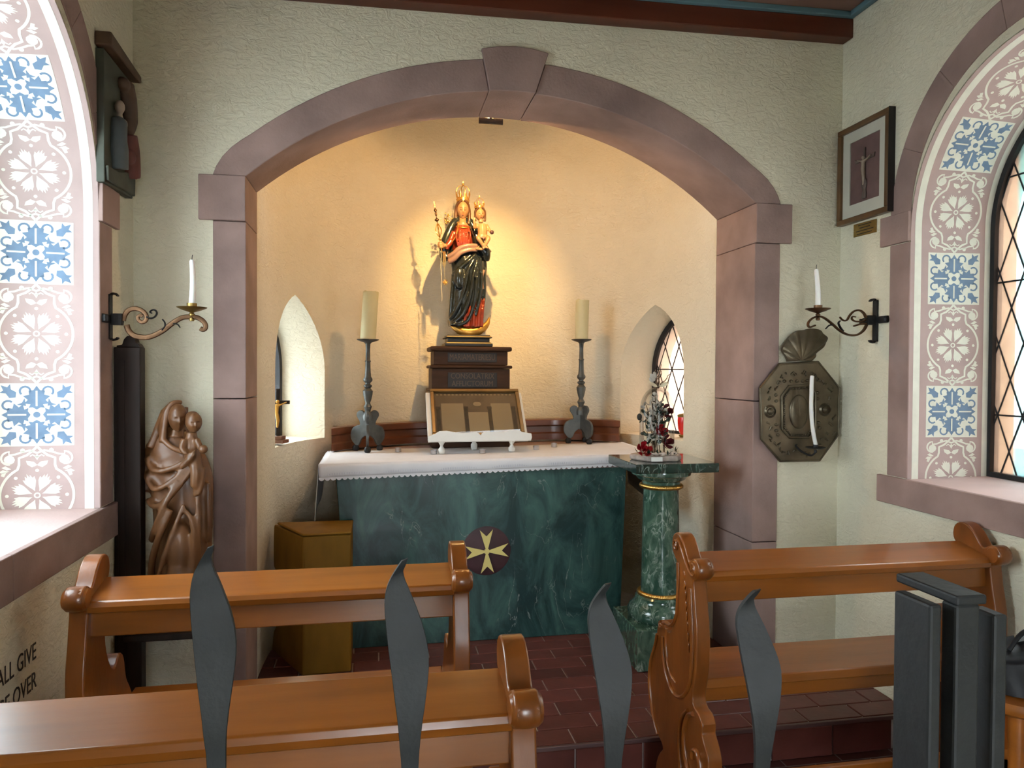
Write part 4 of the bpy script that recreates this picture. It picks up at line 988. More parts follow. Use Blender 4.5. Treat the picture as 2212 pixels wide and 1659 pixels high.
# head, neck
hc = S(1001, 452, -.018)
mb = MB(); of = head(mb, hc, U * 13.0, U * 14.5, U * 20.5, -.04, .16)
mb.tube([S(1001, 462, -.004), S(1001, 478, -.006), S(1001, 490, -.02)], [U * 8, U * 8, U * 15], 18)
hd = mb.build('head', M['skin'], stt, smooth=180); face_paint(of, hd, U * 14)
mb = MB(); mb.ball(hc + Vector((0, U * 6, U * 4)), (U * 16.5, U * 15, U * 20), 28, 20)
for sg in (1, -1):
    for k in range(3): ridge(mb, [(1001 + sg * 2, 432.5 + k, -.055 + .012 * k), (1001 + sg * 9, 438 + k, -.046 + .01 * k), (1001 + sg * 14, 451, -.018 + .01 * k), (1001 + sg * 14.5, 466, -.012 + .008 * k), (1001 + sg * (13 + k), 482, -.016 + .004 * k)], (2.4, 4.2))
sculpt(mb, 'hair', M['hair'], stt, .0035, 2)
# right hand with five fingers closing on the sceptre
hp = S(956, 532, -.075); mb = MB()
mb.tube([S(966, 533, -.062), hp + Vector((.012, 0, 0))], [U * 4.6, U * 4.0], 12); mb.ball(hp, (U * 5.0, U * 4.4, U * 7), 14, 10)
for k in range(4):
    z_ = U * (5.2 - 3.5 * k); L_ = (1.0, 1.1, 1.05, .88)[k]
    mb.tube([hp + Vector((U * 1, -U * 3.2, z_)), hp + Vector((-U * 5 * L_, -U * 4.6, z_)), hp + Vector((-U * 8 * L_, -U * 1.5, z_ - U * .5)), hp + Vector((-U * 6.5 * L_, U * 2.2, z_ - U)), hp + Vector((-U * 3.5, U * 3, z_ - U))], [U * 1.7, U * 1.6, U * 1.5, U * 1.4, U * 1.1], 8)
mb.tube([hp + Vector((U * 1, U * 1.5, U * 4)), hp + Vector((-U * 3, -U * 4.5, U * 8.5)), hp + Vector((-U * 6, -U * 3, U * 9.5))], [U * 1.9, U * 1.7, U * 1.3], 8)
sculpt(mb, 'right_hand', M['skin'], stt, .0026, 1)
mb = MB(); ridge(mb, [(976, 520, -.05), (970, 529, -.058), (965, 533, -.062)], (7, 5.5)); ridge(mb, [(968, 531, -.062), (966, 540, -.06)], (5, 4)); sculpt(mb, 'sleeve', M['red_dress'], stt, .004, 2)
# left hand under the Child
mb = MB(); q_ = S(1030, 538, -.095); mb.ball(q_, (U * 6, U * 3.5, U * 3.5), 12, 8)
for k in range(4): mb.tube([q_ + Vector((U * 3, -U * 1, U * (1.6 - 1.5 * k) * .6)), q_ + Vector((U * 9, -U * 3.0, U * (1.8 - 1.5 * k) * .8)), q_ + Vector((U * (14 - abs(k - 1.2)), -U * 2, U * (2.6 - 1.5 * k)))], [U * 1.6, U * 1.5, U * 1.1], 8)
mb.tube([q_ + Vector((0, -U * 2, U * 2)), q_ + Vector((U * 3, -U * 3.5, U * 6))], [U * 1.7, U * 1.2], 8)
sculpt(mb, 'left_hand', M['skin'], stt, .003, 1)
# the Child, one continuous body
cy_ = -.085; mb = MB(); kc = S(1035, 463, cy_ + .005)
ridge(mb, [(1039, 486, cy_), (1040, 498, cy_ - .008), (1040, 512, cy_ - .006)], (10, 10.5), (1, .85)); mb.ball(S(1040, 512, cy_ - .006), (U * 12, U * 9.5, U * 9), 16, 12)
ridge(mb, [(1036, 470, cy_ + .004), (1037, 482, cy_ + .002)], (4.6, 5.5))
ridge(mb, [(1030, 486, cy_), (1023, 494, cy_ - .012), (1022, 486, cy_ - .024), (1021, 478, cy_ - .03)], (4.0, 2.6))
ridge(mb, [(1048, 486, cy_), (1053, 495, cy_ - .012), (1056, 503, cy_ - .026)], (4.0, 2.8))
ridge(mb, [(1034, 514, cy_ - .01), (1030, 517, cy_ - .034), (1036, 526, cy_ - .036), (1043, 536, cy_ - .032)], (6.2, 3.2)); ridge(mb, [(1043, 536, cy_ - .032), (1039, 539, cy_ - .044)], (3, 2))
ridge(mb, [(1046, 514, cy_ - .01), (1051, 516, cy_ - .034), (1047, 526, cy_ - .040), (1043, 534, cy_ - .038)], (6.2, 3.2)); ridge(mb, [(1044, 535, cy_ - .038), (1051, 538, cy_ - .046)], (3, 2))
for k in range(3): ridge(mb, [(1021 + k * .8, 478, cy_ - .03), (1020 + k * 1.3, 472 + k, cy_ - .032)], (1.3, .9))
ridge(mb, [(1022, 480, cy_ - .03), (1025, 475, cy_ - .034)], (1.3, .9))
for k in range(4): ridge(mb, [(1055 + k, 503, cy_ - .026), (1056 + k * 1.4, 507, cy_ - .036)], (1.3, 1.0))
body = sculpt(mb, 'child_body', M['skin'], stt, .0038, 2)
mb = MB(); of2 = head(mb, kc, U * 10.6, U * 11.5, U * 14, .10, .10, True); chd = mb.build('child_head', M['skin'], stt, smooth=180); face_paint(of2, chd, U * 10.5, True)
mb = MB().ball(kc + Vector((0, U * 5, U * 3)), (U * 12.2, U * 11, U * 13), 22, 16)
for sg in (1, -1):
    for k in range(2): ridge(mb, [(1035 + sg * 3, 451 + k, cy_ - .03 + .008 * k), (1035 + sg * 9.5, 458, cy_ - .014 + .006 * k), (1035 + sg * 10.5, 470, cy_ + .0), (1035 + sg * 10, 479, cy_ + .002)], (2, 3.0))
sculpt(mb, 'child_hair', M['hair'], stt, .0035, 2)
tag(MB().ball(S(1058.5, 503.5, cy_ - .036), U * 4.4, 18, 12).build('orb', M['maroon'], smooth=60), 'dark red orb held in the hand of the painted Child', 'orb')
mb = MB(); ridge(mb, [(1029, 513, cy_ - .022), (1034, 514.5, cy_ - .036), (1041, 515, cy_ - .036), (1048, 513, cy_ - .026)], (2.2, 2.2)); ridge(mb, [(1041, 515, cy_ - .037), (1041, 520, cy_ - .036)], (2.4, 1.5))
sculpt(mb, 'loincloth', M['lining'], stt, .004, 2)
# crowns
def crown(c, r, h, label, n_=8):
    t = thing('crown', c, label, 'crown', 'gold crowns of the painted statue'); R3 = r
    MB().lathe([(R3 * .92, 0), (R3, .0), (R3 * 1.03, h * .05), (R3 * 1.03, h * .16), (R3, h * .2), (R3 * .92, h * .2), (R3 * .92, 0)], c, 32).build('band', M['gold'], t, smooth=40)
    for k in range(n_):
        a = 2 * pi * k / n_ + .2; d_ = Vector((cos(a), sin(a), 0))
        lf_ = MB(); o_ = Vector(c)
        lf_.tube([o_ + d_ * R3 * 1.0 + Vector((0, 0, h * .18)), o_ + d_ * R3 * 1.10 + Vector((0, 0, h * .36)), o_ + d_ * R3 * 1.16 + Vector((0, 0, h * .5))], [R3 * .13, R3 * .2, R3 * .07], 8, flat=(1, .5), up=d_)
        s_ = d_.cross(Vector((0, 0, 1)))
        for sg in (1, -1): lf_.ball(o_ + d_ * R3 * 1.10 + s_ * sg * R3 * .16 + Vector((0, 0, h * .36)), R3 * .09, 8, 6)
        lf_.build('leaf_point', M['gold'], t, smooth=50)
        if k % 2 == 0: MB().tube([o_ + d_ * R3 * x + Vector((0, 0, h * z)) for x, z in ((1.04, .2), (1.14, .42), (1.0, .62), (.6, .76), (.12, .78))], R3 * .055, 6).build('arch', M['gold'], t)
    for k in range(n_): MB().ball(Vector(c) + Vector((cos(2 * pi * k / n_), sin(2 * pi * k / n_), 0)) * R3 * 1.04 + Vector((0, 0, h * .11)), R3 * .07, 8, 6).build('jewel', M['lips'], t, smooth=60)
    MB().ball(Vector(c) + Vector((0, 0, h * .845)), h * .06, 12, 8).build('orb_finial', M['gold'], t, smooth=60)
    MB().box(c[0] - h * .01, c[0] + h * .01, c[1] - h * .01, c[1] + h * .01, c[2] + h * .9, c[2] + h).box(c[0] - h * .035, c[0] + h * .035, c[1] - h * .009, c[1] + h * .009, c[2] + h * .94, c[2] + h * .96).build('cross_finial', M['gold'], t, smooth=0)
crown(S(1002, 434, -.006), U * 13.6, U * 45, 'tall gold crown on the head of the painted Madonna')
crown(S(1034, 451.5, cy_ + .012), U * 9.8, U * 28, 'small gold crown on the head of the painted Child', 6)
# gilt wreath behind the shoulder
rn = random.Random(5); mb = MB()
for k in range(26): mb.ball(S(972 + rn.uniform(-7, 8), 470 + rn.uniform(-12, 10), .02 + rn.uniform(-.02, .02)), (U * rn.uniform(1.2, 2.2), U * .8, U * rn.uniform(1.5, 3)), 8, 5, Matrix.Rotation(rn.uniform(0, 3), 4, 'Y'))
mb.build('gilt_wreath', M['gold'], stt, smooth=50)
# sceptre
a, b = S(955.5, 548, -.088), S(939.5, 450, -.088); ax_ = (b - a); Ls = ax_.length; Qs = ax_.to_track_quat('Z', 'Y').to_matrix().to_4x4()
sc_t = thing('sceptre', a, 'long gold sceptre with cross and lantern knop in the Madonna statue\'s hand', 'sceptre')
k_ = Ls / 98
MB().lathe([(U * .9, 0), (U * 1.1, k_ * 22), (U * .8, k_ * 24), (U * 2.8, k_ * 26), (U * 3.2, k_ * 28), (U * 1.2, k_ * 31), (U * .8, k_ * 32)], a, 14, Qs).build('shaft', M['gold'], sc_t, smooth=45)
mb = MB()
for j in range(6):
    an = 2 * pi * j / 6; mb.tube([a + Qs @ Vector((U * r_ * cos(an), U * r_ * sin(an), k_ * z_)) for r_, z_ in ((.8, 32), (4, 37), (7, 45), (6.2, 50), (3, 56), (.8, 60))], U * .9, 6)
mb.lathe([(U * .9, k_ * 31), (U * .9, k_ * 60)], a, 8, Qs); mb.build('lantern_knop', M['gold'], sc_t, smooth=50)
MB().lathe([(U * .7, k_ * 60), (U * 1, k_ * 64), (U * 4.6, k_ * 67), (U * 4.6, k_ * 69), (U * 1, k_ * 72), (U * .7, k_ * 75), (U * 2, k_ * 77), (U * 2.2, k_ * 83), (U * .9, k_ * 84.5), (U * 3.1, k_ * 86), (U * 3.2, k_ * 89), (U * .8, k_ * 92), (U * .8, k_ * 95)], a, 14, Qs).build('upper_knops', M['copper'], sc_t, smooth=45)
MB().box(-U * 1, U * 1, -U * .8, U * .8, k_ * 94, k_ * 106, Matrix.Translation(a) @ Qs).box(-U * 4.5, U * 4.5, -U * .8, U * .8, k_ * 98, k_ * 100.5, Matrix.Translation(a) @ Qs).build('cross', M['gold'], sc_t, smooth=0)
# rosary and tassels hanging from the hand
ro = thing('rosary', S(955, 545, -.095), 'pearl rosary strand with gold star pendant hanging from the Madonna statue\'s hand', 'rosary')
mb = MB()
for k in range(52): mb.ball(S(952.5 + .05 * k + .6 * sin(k * .3), 546 + 2.05 * k, -.098), U * .95, 7, 5)
mb.build('pearl_strand', material('pearl', (.75, .66, .5), .3), ro, smooth=60)
mb = MB()
for k in range(5): mb.tube([S(957 + k * 1.2, 546, -.094), S(957.5 + k * 1.4, 560 + 3 * k, -.096), S(957 + k * 1.2, 574 + 3 * (k % 3), -.094)], U * .6, 5)
mb.tube([S(960, 570, -.094), S(961.5, 604, -.094)], U * .4, 5); mb.build('gold_tassel', M['gold'], ro)
mb = MB(); pc = S(962, 611, -.094)
for k in range(10):
    an = 2 * pi * k / 10; mb.tube([pc, pc + Vector((cos(an) * U * 6.2, -U, sin(an) * U * 6.8))], [U * 1.6, U * .5], 6)
mb.build('star_pendant', M['gold'], ro, smooth=50)

# ------------------------------------------------------------------ carved wooden Madonna by the left pier
WY = -.17
WO = at(380, 866, Y=WY); kx_ = (at(440, 1000, Y=WY).x - at(340, 1000, Y=WY).x) / 100; kz_ = (at(380, 900, Y=WY).z - at(380, 1200, Y=WY).z) / 300
def S(px, py, d=0.0): return Vector((WO.x + (px - 380) * kx_, WY + d, WO.z - (py - 866) * kz_))
U = kx_
mb = loft(MB(), [(1340, 330, 455, 42, 24, .05, 8, 0), (1270, 336, 452, 42, 24, .05, 8, .5), (1210, 335, 456, 42, 24, .05, 8, 1), (1150, 334, 458, 42, 24, .04, 8, 1.4), (1090, 330, 460, 42, 24, .04, 8, 1.8), (1040, 322, 460, 42, 24, .03, 8, 2), (1000, 320, 452, 40, 24, .02, 8, 2), (970, 322, 436, 38, 24, .02, 6, 2), (945, 328, 420, 32, 24, 0, 6, 2), (928, 345, 404, 24, 22, 0, 6, 2), (915, 358, 396, 18, 20, 0, 6, 2)])
for p_, r_ in ([(322, 985, -.03), (345, 1010, -.075), (385, 1005, -.095), (425, 985, -.085)], (7, 8)), ([(320, 1020, -.03), (345, 1048, -.08), (380, 1035, -.10), (420, 1000, -.09)], (8, 7)), ([(325, 1075, -.03), (350, 1085, -.085), (385, 1060, -.105), (425, 1010, -.09), (440, 985, -.075)], (8, 7)), ([(335, 1160, -.04), (350, 1130, -.09), (372, 1080, -.11), (398, 1030, -.10)], (10, 7)), ([(335, 1260, -.05), (342, 1200, -.09), (362, 1140, -.11), (385, 1090, -.105)], (9, 8)), ([(344, 1330, -.05), (352, 1260, -.10), (368, 1195, -.115), (392, 1130, -.11), (410, 1080, -.095)], (7, 6)), ([(408, 1090, -.09), (425, 1110, -.10), (432, 1160, -.10), (428, 1230, -.09)], (6, 7)), ([(436, 1060, -.08), (440, 1120, -.09), (440, 1200, -.08), (434, 1260, -.07)], (7, 6)), ([(454, 1040, -.04), (457, 1110, -.05), (457, 1170, -.045)], (7, 6)), ([(378, 1232, -.11), (392, 1250, -.125), (408, 1240, -.115), (418, 1222, -.10)], (7, 5)), ([(365, 1340, -.08), (385, 1290, -.11), (410, 1270, -.10)], (9, 7)), ([(326, 955, -.01), (318, 1000, -.012), (318, 1060, -.01)], (8, 10)):
    ridge(mb, p_, r_)
mb.ball(S(398, 1180, -.075), (U * 30, U * 26, U * 70), 24, 16)
mb.ball(S(396, 1225, -.085), (U * 26, U * 22, U * 30), 20, 14)
sculpt(mb, 'robe', M['carved'], (wst := thing('wooden_madonna', S(395, 1350), 'unpainted carved wooden Madonna and Child beside the left pier', 'statue')), .0065, 9)
hc = S(390, 901, -.042); mb = MB(); of = head(mb, hc, U * 21, U * 25, U * 32, .40, .12, amp=1.7)
ridge(mb, [(386, 915, -.015), (385, 945, -.03)], (13, 20))
ridge(mb, [(402, 880, -.01), (398, 912, .0), (396, 930, -.02)], (6, 8))
mb.build('face', M['carved'], wst, smooth=180)
mb = MB(); mb.ball(hc + Vector((-U * 13, U * 16, U * 4)), (U * 25, U * 24, U * 31), 24, 18)
for p_, r_ in ([(398, 868, -.03), (380, 870, -.045), (366, 890, -.05), (360, 920, -.05), (362, 952, -.07)], (6, 9)), ([(372, 880, -.05), (366, 910, -.058), (364, 945, -.072)], (7, 7)), ([(360, 885, -.02), (350, 915, -.03), (340, 945, -.035), (332, 965, -.04)], (9, 11)), ([(362, 945, -.07), (385, 962, -.085), (410, 972, -.085)], (7, 7)):
    ridge(mb, p_, r_)
sculpt(mb, 'veil', M['carved'], wst, .0055, 7)
cyw = -.075; mb = MB(); head(mb, S(429, 910, cyw - .004), U * 17.5, U * 19, U * 23, .45, .05, True, amp=1.8); mb.build('child_face', M['carved'], wst, smooth=180)
mb = MB(); mb.ball(S(422, 905, cyw + .026), (U * 18, U * 17, U * 20), 22, 16)
ridge(mb, [(424, 930, cyw), (424, 955, cyw), (426, 985, cyw)], (11, 19)); ridge(mb, [(430, 985, cyw), (436, 1010, cyw - .02), (434, 1045, cyw - .02)], (16, 11))
ridge(mb, [(436, 945, cyw - .02), (445, 958, cyw - .03), (449, 966, cyw - .03)], (8, 6)); ridge(mb, [(412, 945, cyw - .015), (408, 962, cyw - .03), (420, 975, cyw - .04)], (9, 6))
ridge(mb, [(436, 1040, cyw - .02), (434, 1065, cyw - .015)], (8, 6)); ridge(mb, [(447, 1005, cyw - .01), (446, 1040, cyw - .02), (440, 1062, cyw - .02)], (9, 6))
ridge(mb, [(404, 1003, -.095), (425, 985, -.11), (434, 972, -.112)], (8, 7))
for k in range(4): ridge(mb, [(425 + k, 982 - 3 * k, -.112), (436 + k, 974 - 3 * k, -.114)], (3, 2.2))
sculpt(mb, 'child_body', M['carved'], wst, .005, 4)
tag(MB().ball(S(453, 965, cyw - .035), U * 9.5, 22, 14).build('orb', M['carved'], smooth=60), 'plain wooden ball held by the Child of the unpainted statue', 'orb')
# dark wall console under it
zc0 = S(0, 1345).z
cs = thing('wall_console', (-1.46, -.15, zc0 - .08), 'dark wooden wall console carrying the unpainted carved Madonna', 'console')
MB().box(-1.60, -1.335, -.30, -.001, zc0 - .028, zc0 - .001).build('shelf_board', M['dark_wood'], cs, smooth=0, bevel=.004)
for x_ in (-1.57, -1.39): MB().prism([(-.001, zc0 - .029), (-.24, zc0 - .029), (-.20, zc0 - .06), (-.10, zc0 - .08), (-.001, zc0 - .12)], lambda a, b, w_: (w_, a, b), x_, x_ + .03).build('bracket', M['dark_wood'], cs, smooth=30, bevel=.003)
# ------------------------------------------------------------------ pews
EP = [(-.845, .895), (-.853, .915), (-.875, .930), (-.905, .930), (-.93, .918), (-.952, .898), (-.972, .872), (-.988, .858), (-1.0, .862), (-1.018, .872), (-1.04, .874), (-1.06, .862), (-1.068, .842), (-1.062, .82), (-1.045, .806), (-1.022, .80), (-1.026, .76), (-1.036, .70), (-1.048, .644), (-1.052, .571), (-1.046, .50), (-1.03, .44), (-1.022, .40), (-1.04, .375), (-1.075, .37), (-1.10, .345), (-1.098, .315), (-1.12, .29), (-1.145, .25), (-1.14, .20), (-1.115, .16), (-1.12, .09), (-1.13, .02), (-1.14, -.05), (-1.14, LOW + .001), (-.70, LOW + .001), (-.70, -.05), (-.715, .02), (-.745, .07), (-.775, .10), (-.76, .118), (-.71, .138), (-.662, .19), (-.63, .257), (-.622, .332), (-.642, .40), (-.685, .455), (-.702, .485), (-.712, .53), (-.73, .562), (-.757, .575), (-.782, .562), (-.80, .548), (-.83, .557), (-.862, .60), (-.882, .65), (-.888, .70), (-.890, .77), (-.888, .82), (-.872, .838), (-.852, .855), (-.844, .875)]
EPs = [(p.x, p.y) for p in catmull([(a, b, 0) for a, b in EP], 2, True)]
EPs = [(a, max(b, LOW + .001)) for a, b in EPs]
def pew(x0, x1, dy, label, carved_side):
    t = thing('pew', ((x0 + x1) / 2, dy - .9, LOW), label, 'pew', 'carved wooden pews')
    TK = .052
    for sx, xa in ((-1, x0), (1, x1 - TK)):
        e = MB().prism(EPs, lambda a, b, w_: (w_, a + dy, b), xa, xa + TK).build('end_panel', M['pew_end'], t, smooth=35, bevel=.008, bseg=3)
        # scroll roll at the near top, upper curl, and carved mouldings on the aisle face
        fx = xa if sx < 0 else xa + TK
        MB().lathe([(0, -.006), (.026, -.006), (.034, .004), (.036, .02), (.036, TK - .02), (.034, TK - .004), (.026, TK + .006), (0, TK + .006)], (xa, dy - 1.034, .839), 20, Matrix.Rotation(radians(90), 4, 'Y')).build('scroll_knob', M['pew_end'], e, smooth=45)
        if carved_side == sx:
            s = -1 if sx < 0 else 1; mb = MB(); X = fx + s * .0015
            def line(pts, r): mb.tube([(X, a + dy, b) for a, b in [(p.x, p.y) for p in catmull([(a, b, 0) for a, b in pts], 5)]], r, 8, flat=(1, .75))
            line([(-.868, .885), (-.875, .90), (-.892, .90), (-.896, .882), (-.884, .872), (-.877, .884)], .0065)
            line([(-1.034, .839), (-1.02, .835), (-1.024, .856), (-1.045, .853), (-1.05, .832), (-1.035, .818), (-1.01, .822), (-.97, .852), (-.93, .895), (-.90, .912)], .008)
            line([(-.905, .83), (-.908, .77), (-.905, .70), (-.898, .65), (-.875, .61), (-.84, .585), (-.80, .582), (-.775, .57)], .008)
            line([(-.765, .552), (-.75, .548), (-.742, .56), (-.755, .57)], .007)
            line([(-1.01, .77), (-1.018, .70), (-1.028, .62), (-1.028, .54), (-1.015, .46), (-.98, .40), (-.92, .36), (-.86, .36), (-.81, .40), (-.78, .46), (-.775, .52)], .009)
            line([(-.90, .40), (-.85, .41), (-.815, .45), (-.80, .51), (-.805, .56)], .006)
            line([(-.72, .51), (-.70, .46), (-.66, .39), (-.645, .32), (-.655, .25), (-.69, .18), (-.735, .135)], .008)
            line([(-1.04, .355), (-1.0, .33), (-.97, .26), (-.985, .18), (-1.03, .13), (-1.08, .14), (-1.10, .19), (-1.08, .24), (-1.045, .235), (-1.04, .205)], .011)
            line([(-1.0, .35), (-.95, .30), (-.93, .22), (-.95, .10), (-.99, .0)], .009)
            for a, b, r in ((-.885, .885, .011), (-1.035, .838, .012), (-.753, .557, .011)): mb.ball((X, a + dy, b), (.008, r, r), 12, 8)
            for k in range(8): mb.ball((X, dy - .955 - .006 * k, .80 - .034 * k), (.004, .007, .017), 10, 6)
            mb.build('carving', M['pew_end'], e, smooth=50)
    a, b = x0 + TK - .004, x1 - TK + .004
    # sloping book rest, back rails, seat
    MB().prism([(-1.022, .79), (-1.028, .81), (-1.022, .826), (-.872, .858), (-.868, .838), (-1.0, .79)], lambda p, q_, w_: (w_, p + dy, q_), a, b).build('book_rest', M['pew'], t, smooth=20, bevel=.004)
    MB().prism([(-1.004, .716), (-.982, .716), (-.975, .80), (-.998, .80)], lambda p, q_, w_: (w_, p + dy, q_), a, b).build('back_rail', M['pew'], t, smooth=0, bevel=.004)
    MB().prism([(-.868, .352), (-.862, .387), (-.60, .395), (-.585, .385), (-.585, .365), (-.60, .352)], lambda p, q_, w_: (w_, p + dy, q_), a, b).build('seat', M['pew'], t, smooth=20, bevel=.005)
    MB().prism([(-1.03, .02), (-1.005, .02), (-1.005, .12), (-1.03, .12)], lambda p, q_, w_: (w_, p + dy, q_), a, b).build('stretcher', M['pew'], t, smooth=0, bevel=.004)
    MB().prism([(-.83, .29), (-.805, .29), (-.805, .352), (-.83, .352)], lambda p, q_, w_: (w_, p + dy, q_), a, b).build('seat_rail', M['pew'], t, smooth=0, bevel=.004)
    return t
pew(-1.515, -.352, 0, 'front left pew before the wooden chest, its seat facing the altar', 0)
pew(.405, 1.618, 0, 'right pew with scroll-carved end beside the green column', -1)
pew(-1.515, -.33, -.885, 'rear left pew nearest the iron gate, only its top showing', 0)

# ------------------------------------------------------------------ iron gate at the entrance
GY = -2.55
gate = thing('iron_gate', (-.4, GY, LOW), 'dark grey wrought iron gate with flame-shaped spikes and heavy meeting bars', 'gate')
Lf = [(1212, 868), (1240, 852), (1270, 838), (1300, 832), (1330, 832), (1390, 838), (1450, 846), (1505, 853), (1560, 860), (1610, 864), (1659, 868), (1760, 870)]
Rt = [(1205, 881), (1225, 876), (1240, 872), (1262, 877), (1290, 889), (1330, 905), (1370, 918), (1405, 925), (1440, 926), (1500, 920), (1560, 912), (1610, 907), (1659, 905), (1760, 903)]
sc = (at(900, 1300, Y=GY).x - at(860, 1300, Y=GY).x) / 40
def spike(px, py, k=1.0, rotz=0.0, flip=1):
    base = at(px, py, Y=GY)
    L_ = catmull([(x, y, 0) for y, x in Lf], 3); R_ = catmull([(x, y, 0) for y, x in Rt], 3)
    n_ = 34; mb = MB(); pick = lambda P_, f: P_[min(len(P_) - 1, int(f * (len(P_) - 1)))]
    def pt(f, e, side):
        l, r_ = pick(L_, f), pick(R_, f); x = (l.x + (r_.x - l.x) * e - 878) * sc * flip; z = -((l.y + (r_.y - l.y) * e) - 1210) * sc * k
        bow = .014 * sin(f * 2 * pi) * (1 - f * .4); th = .0035 * (1 if f > .02 else .4)
        v = Vector((x, bow + side * th + .004 * (e - .5) ** 2 * 4 * (1 if side < 0 else -1) * 0, z)); v = Matrix.Rotation(rotz, 3, 'Z') @ v
        return base + v
    mb.grid(lambda u, v: pt(v, [0, .5, 1, .5][int(u * 4 + .01) % 4] if False else (u * 4 if u <= .25 else 1), -1), 1, 1) if False else None
    ring = [(0, -1), (.5, -1.0), (1, -1), (1, 1), (.5, 1.0), (0, 1)]
    vs = [pt(j / n_, e, s_) for j in range(n_ + 1) for e, s_ in ring]; R = len(ring)
    fs = [(j * R + i, j * R + (i + 1) % R, (j + 1) * R + (i + 1) % R, (j + 1) * R + i) for j in range(n_) for i in range(R)] + [tuple(range(R))[::-1], tuple(range(n_ * R, n_ * R + R))]
    mb.add(vs, fs); mb.build('flame_spike', M['gate'], gate, smooth=50, bevel=.0012, bseg=1)
    lo = base + Vector((0, 0, -550 * sc * k)); bx = lo.x + 8 * sc * flip
    MB().box(bx - .008, bx + .008, GY - .008, GY + .008, LOW + .1, lo.z + .004).build('bar', M['gate'], gate, smooth=0)
spike(459, 1182, .97, .06); spike(878, 1210); spike(1318, 1262, .93, -.1); spike(1640, 1276, .9, -.15)
for z in (1.0, .06): MB().box(-1.17, -.03, GY - .010, GY + .010, z - .018, z + .018).build('rail', M['gate'], gate, smooth=0, bevel=.003)
def gbar(px0, px1, pxfar, ptop, name='meeting_bar'):
    a, b = at(px0, ptop, Y=GY), at(px1, ptop, Y=GY)
    far = None; yy = GY
    while yy < GY + .3:
        p = a.copy(); p.y = yy; v = p - CAM_LOC; px = 1106 + CAM_F * v.dot(_r) / v.dot(_f)
        if px <= pxfar: break
        yy += .002
    MB().box(a.x, b.x, GY, yy, LOW + .03, a.z).build(name, M['gate'], gate, smooth=0, bevel=.0035, bseg=2)
    return a, b, yy
gbar(2010, 2036, 1931, 1308)
a_, b_, y_ = gbar(2066, 2118, 2034, 1308)
MB().box(a_.x - .003, b_.x + .006, GY - .004, GY + .10, a_.z, a_.z + .012).build('cap_plate', M['gate'], gate, smooth=0, bevel=.003)
gbar(2148, 2178, 2096, 1330)

# ------------------------------------------------------------------ seat and bag at the right edge
bp = at(2200, 1530, Y=-1.75)
st = thing('wooden_stool', (bp.x + .12, -1.65, LOW), 'honey-coloured wooden stool under the black bag at the right edge', 'stool')
sx, sy, sz = bp.x + .13, -1.62, bp.z - .0
prf = [(0, sz - .04), (.15, sz - .04), (.166, sz - .03), (.17, sz - .015), (.165, sz - .002), (0, sz)]
MB().lathe(prf, (sx, sy, 0), 36).build('seat', M['pew'], st, smooth=40)
for k in range(4):
    a = pi / 4 + k * pi / 2
    MB().tube([(sx + .11 * cos(a), sy + .11 * sin(a), sz - .03), (sx + .15 * cos(a), sy + .15 * sin(a), LOW + .001)], [.022, .016], 12).build('leg', M['pew'], st)
MB().lathe([(.118, sz - .27), (.128, sz - .265), (.128, sz - .245), (.118, sz - .24), (.118, sz - .27)], (sx, sy, 0), 24).build('ring_stretcher', M['pew'], st, smooth=40)
bgm = MB()
def bag(u, v):
    a = 2 * pi * u; h = v; r = (.15 - .03 * h - (.09 * max(0, h - .75) / .25)) * (1 + .05 * sin(5 * a + 4 * h))
    return (sx + .02 + r * cos(a), sy + .7 * r * sin(a), sz + .002 + .115 * h + .01 * sin(3 * a) * h)
bgm.grid(bag, 40, 16, cu=True); bgm.add([bag(i / 40, 0) for i in range(40)], [tuple(range(40))]); bgm.add([bag(i / 40, 1) for i in range(40)], [tuple(range(40))])
bagt = thing('handbag', (sx, sy, sz), 'black glossy leather bag cut off at the right edge', 'bag')
bgm.build('body', M['leather'], bagt, smooth=60)
MB().tube([(sx - .05 + .01 * i, sy - .02, sz + .10 + .05 * sin(pi * i / 12)) for i in range(13)], .006, 8).build('handle', M['leather'], bagt)

# ------------------------------------------------------------------ wooden chest beside the altar
c0 = at(663, 1460, Z=FL)
ch = thing('wooden_chest', (-.93, .42, FL), 'worn ochre wooden chest with scalloped back edge beside the altar', 'chest')
H = .68
MB().prism([(-.986, .284), (-.763, .298), (-.763, .575), (-1.12, .575)], XY, FL + .001, FL + H - .008).build('body', M['box_wood'], ch, smooth=0, bevel=.008, bseg=3)
sc_ = [(.285, FL + .001), (.285, FL + H - .012), (.42, FL + H - .01), (.55, FL + H - .01), (.61, FL + H - .012), (.625, FL + H - .03), (.63, FL + .52), (.625, FL + .45), (.605, FL + .43), (.60, FL + .36), (.64, FL + .35), (.64, FL + .28), (.61, FL + .25), (.60, FL + .19), (.60, FL + .14), (.63, FL + .10), (.65, FL + .001)]
sc_ = sc_[:2] + [(p.x, p.y) for p in catmull([(a, b, 0) for a, b in sc_[4:]], 3)]
mb = MB().prism(sc_, lambda a, b, w_: (w_ - (a - .285) * .52, a, b), -.990, -.968); mb.build('side_board', M['box_wood'], ch, smooth=30, bevel=.005)
MB().prism([(-.990, .282), (-.761, .296), (-.761, .585), (-1.145, .585)], XY, FL + H - .006, FL + H + .006).build('lid', M['box_wood'], ch, smooth=0, bevel=.01, bseg=3)
for x_, z_ in ((-.84, .2), (-.81, .3)): MB().box(x_, x_ + .05, .2985, .302, FL + z_ - .12, FL + z_ - .10).build('stain_patch', M['dark_wood'], ch, smooth=0) if False else None

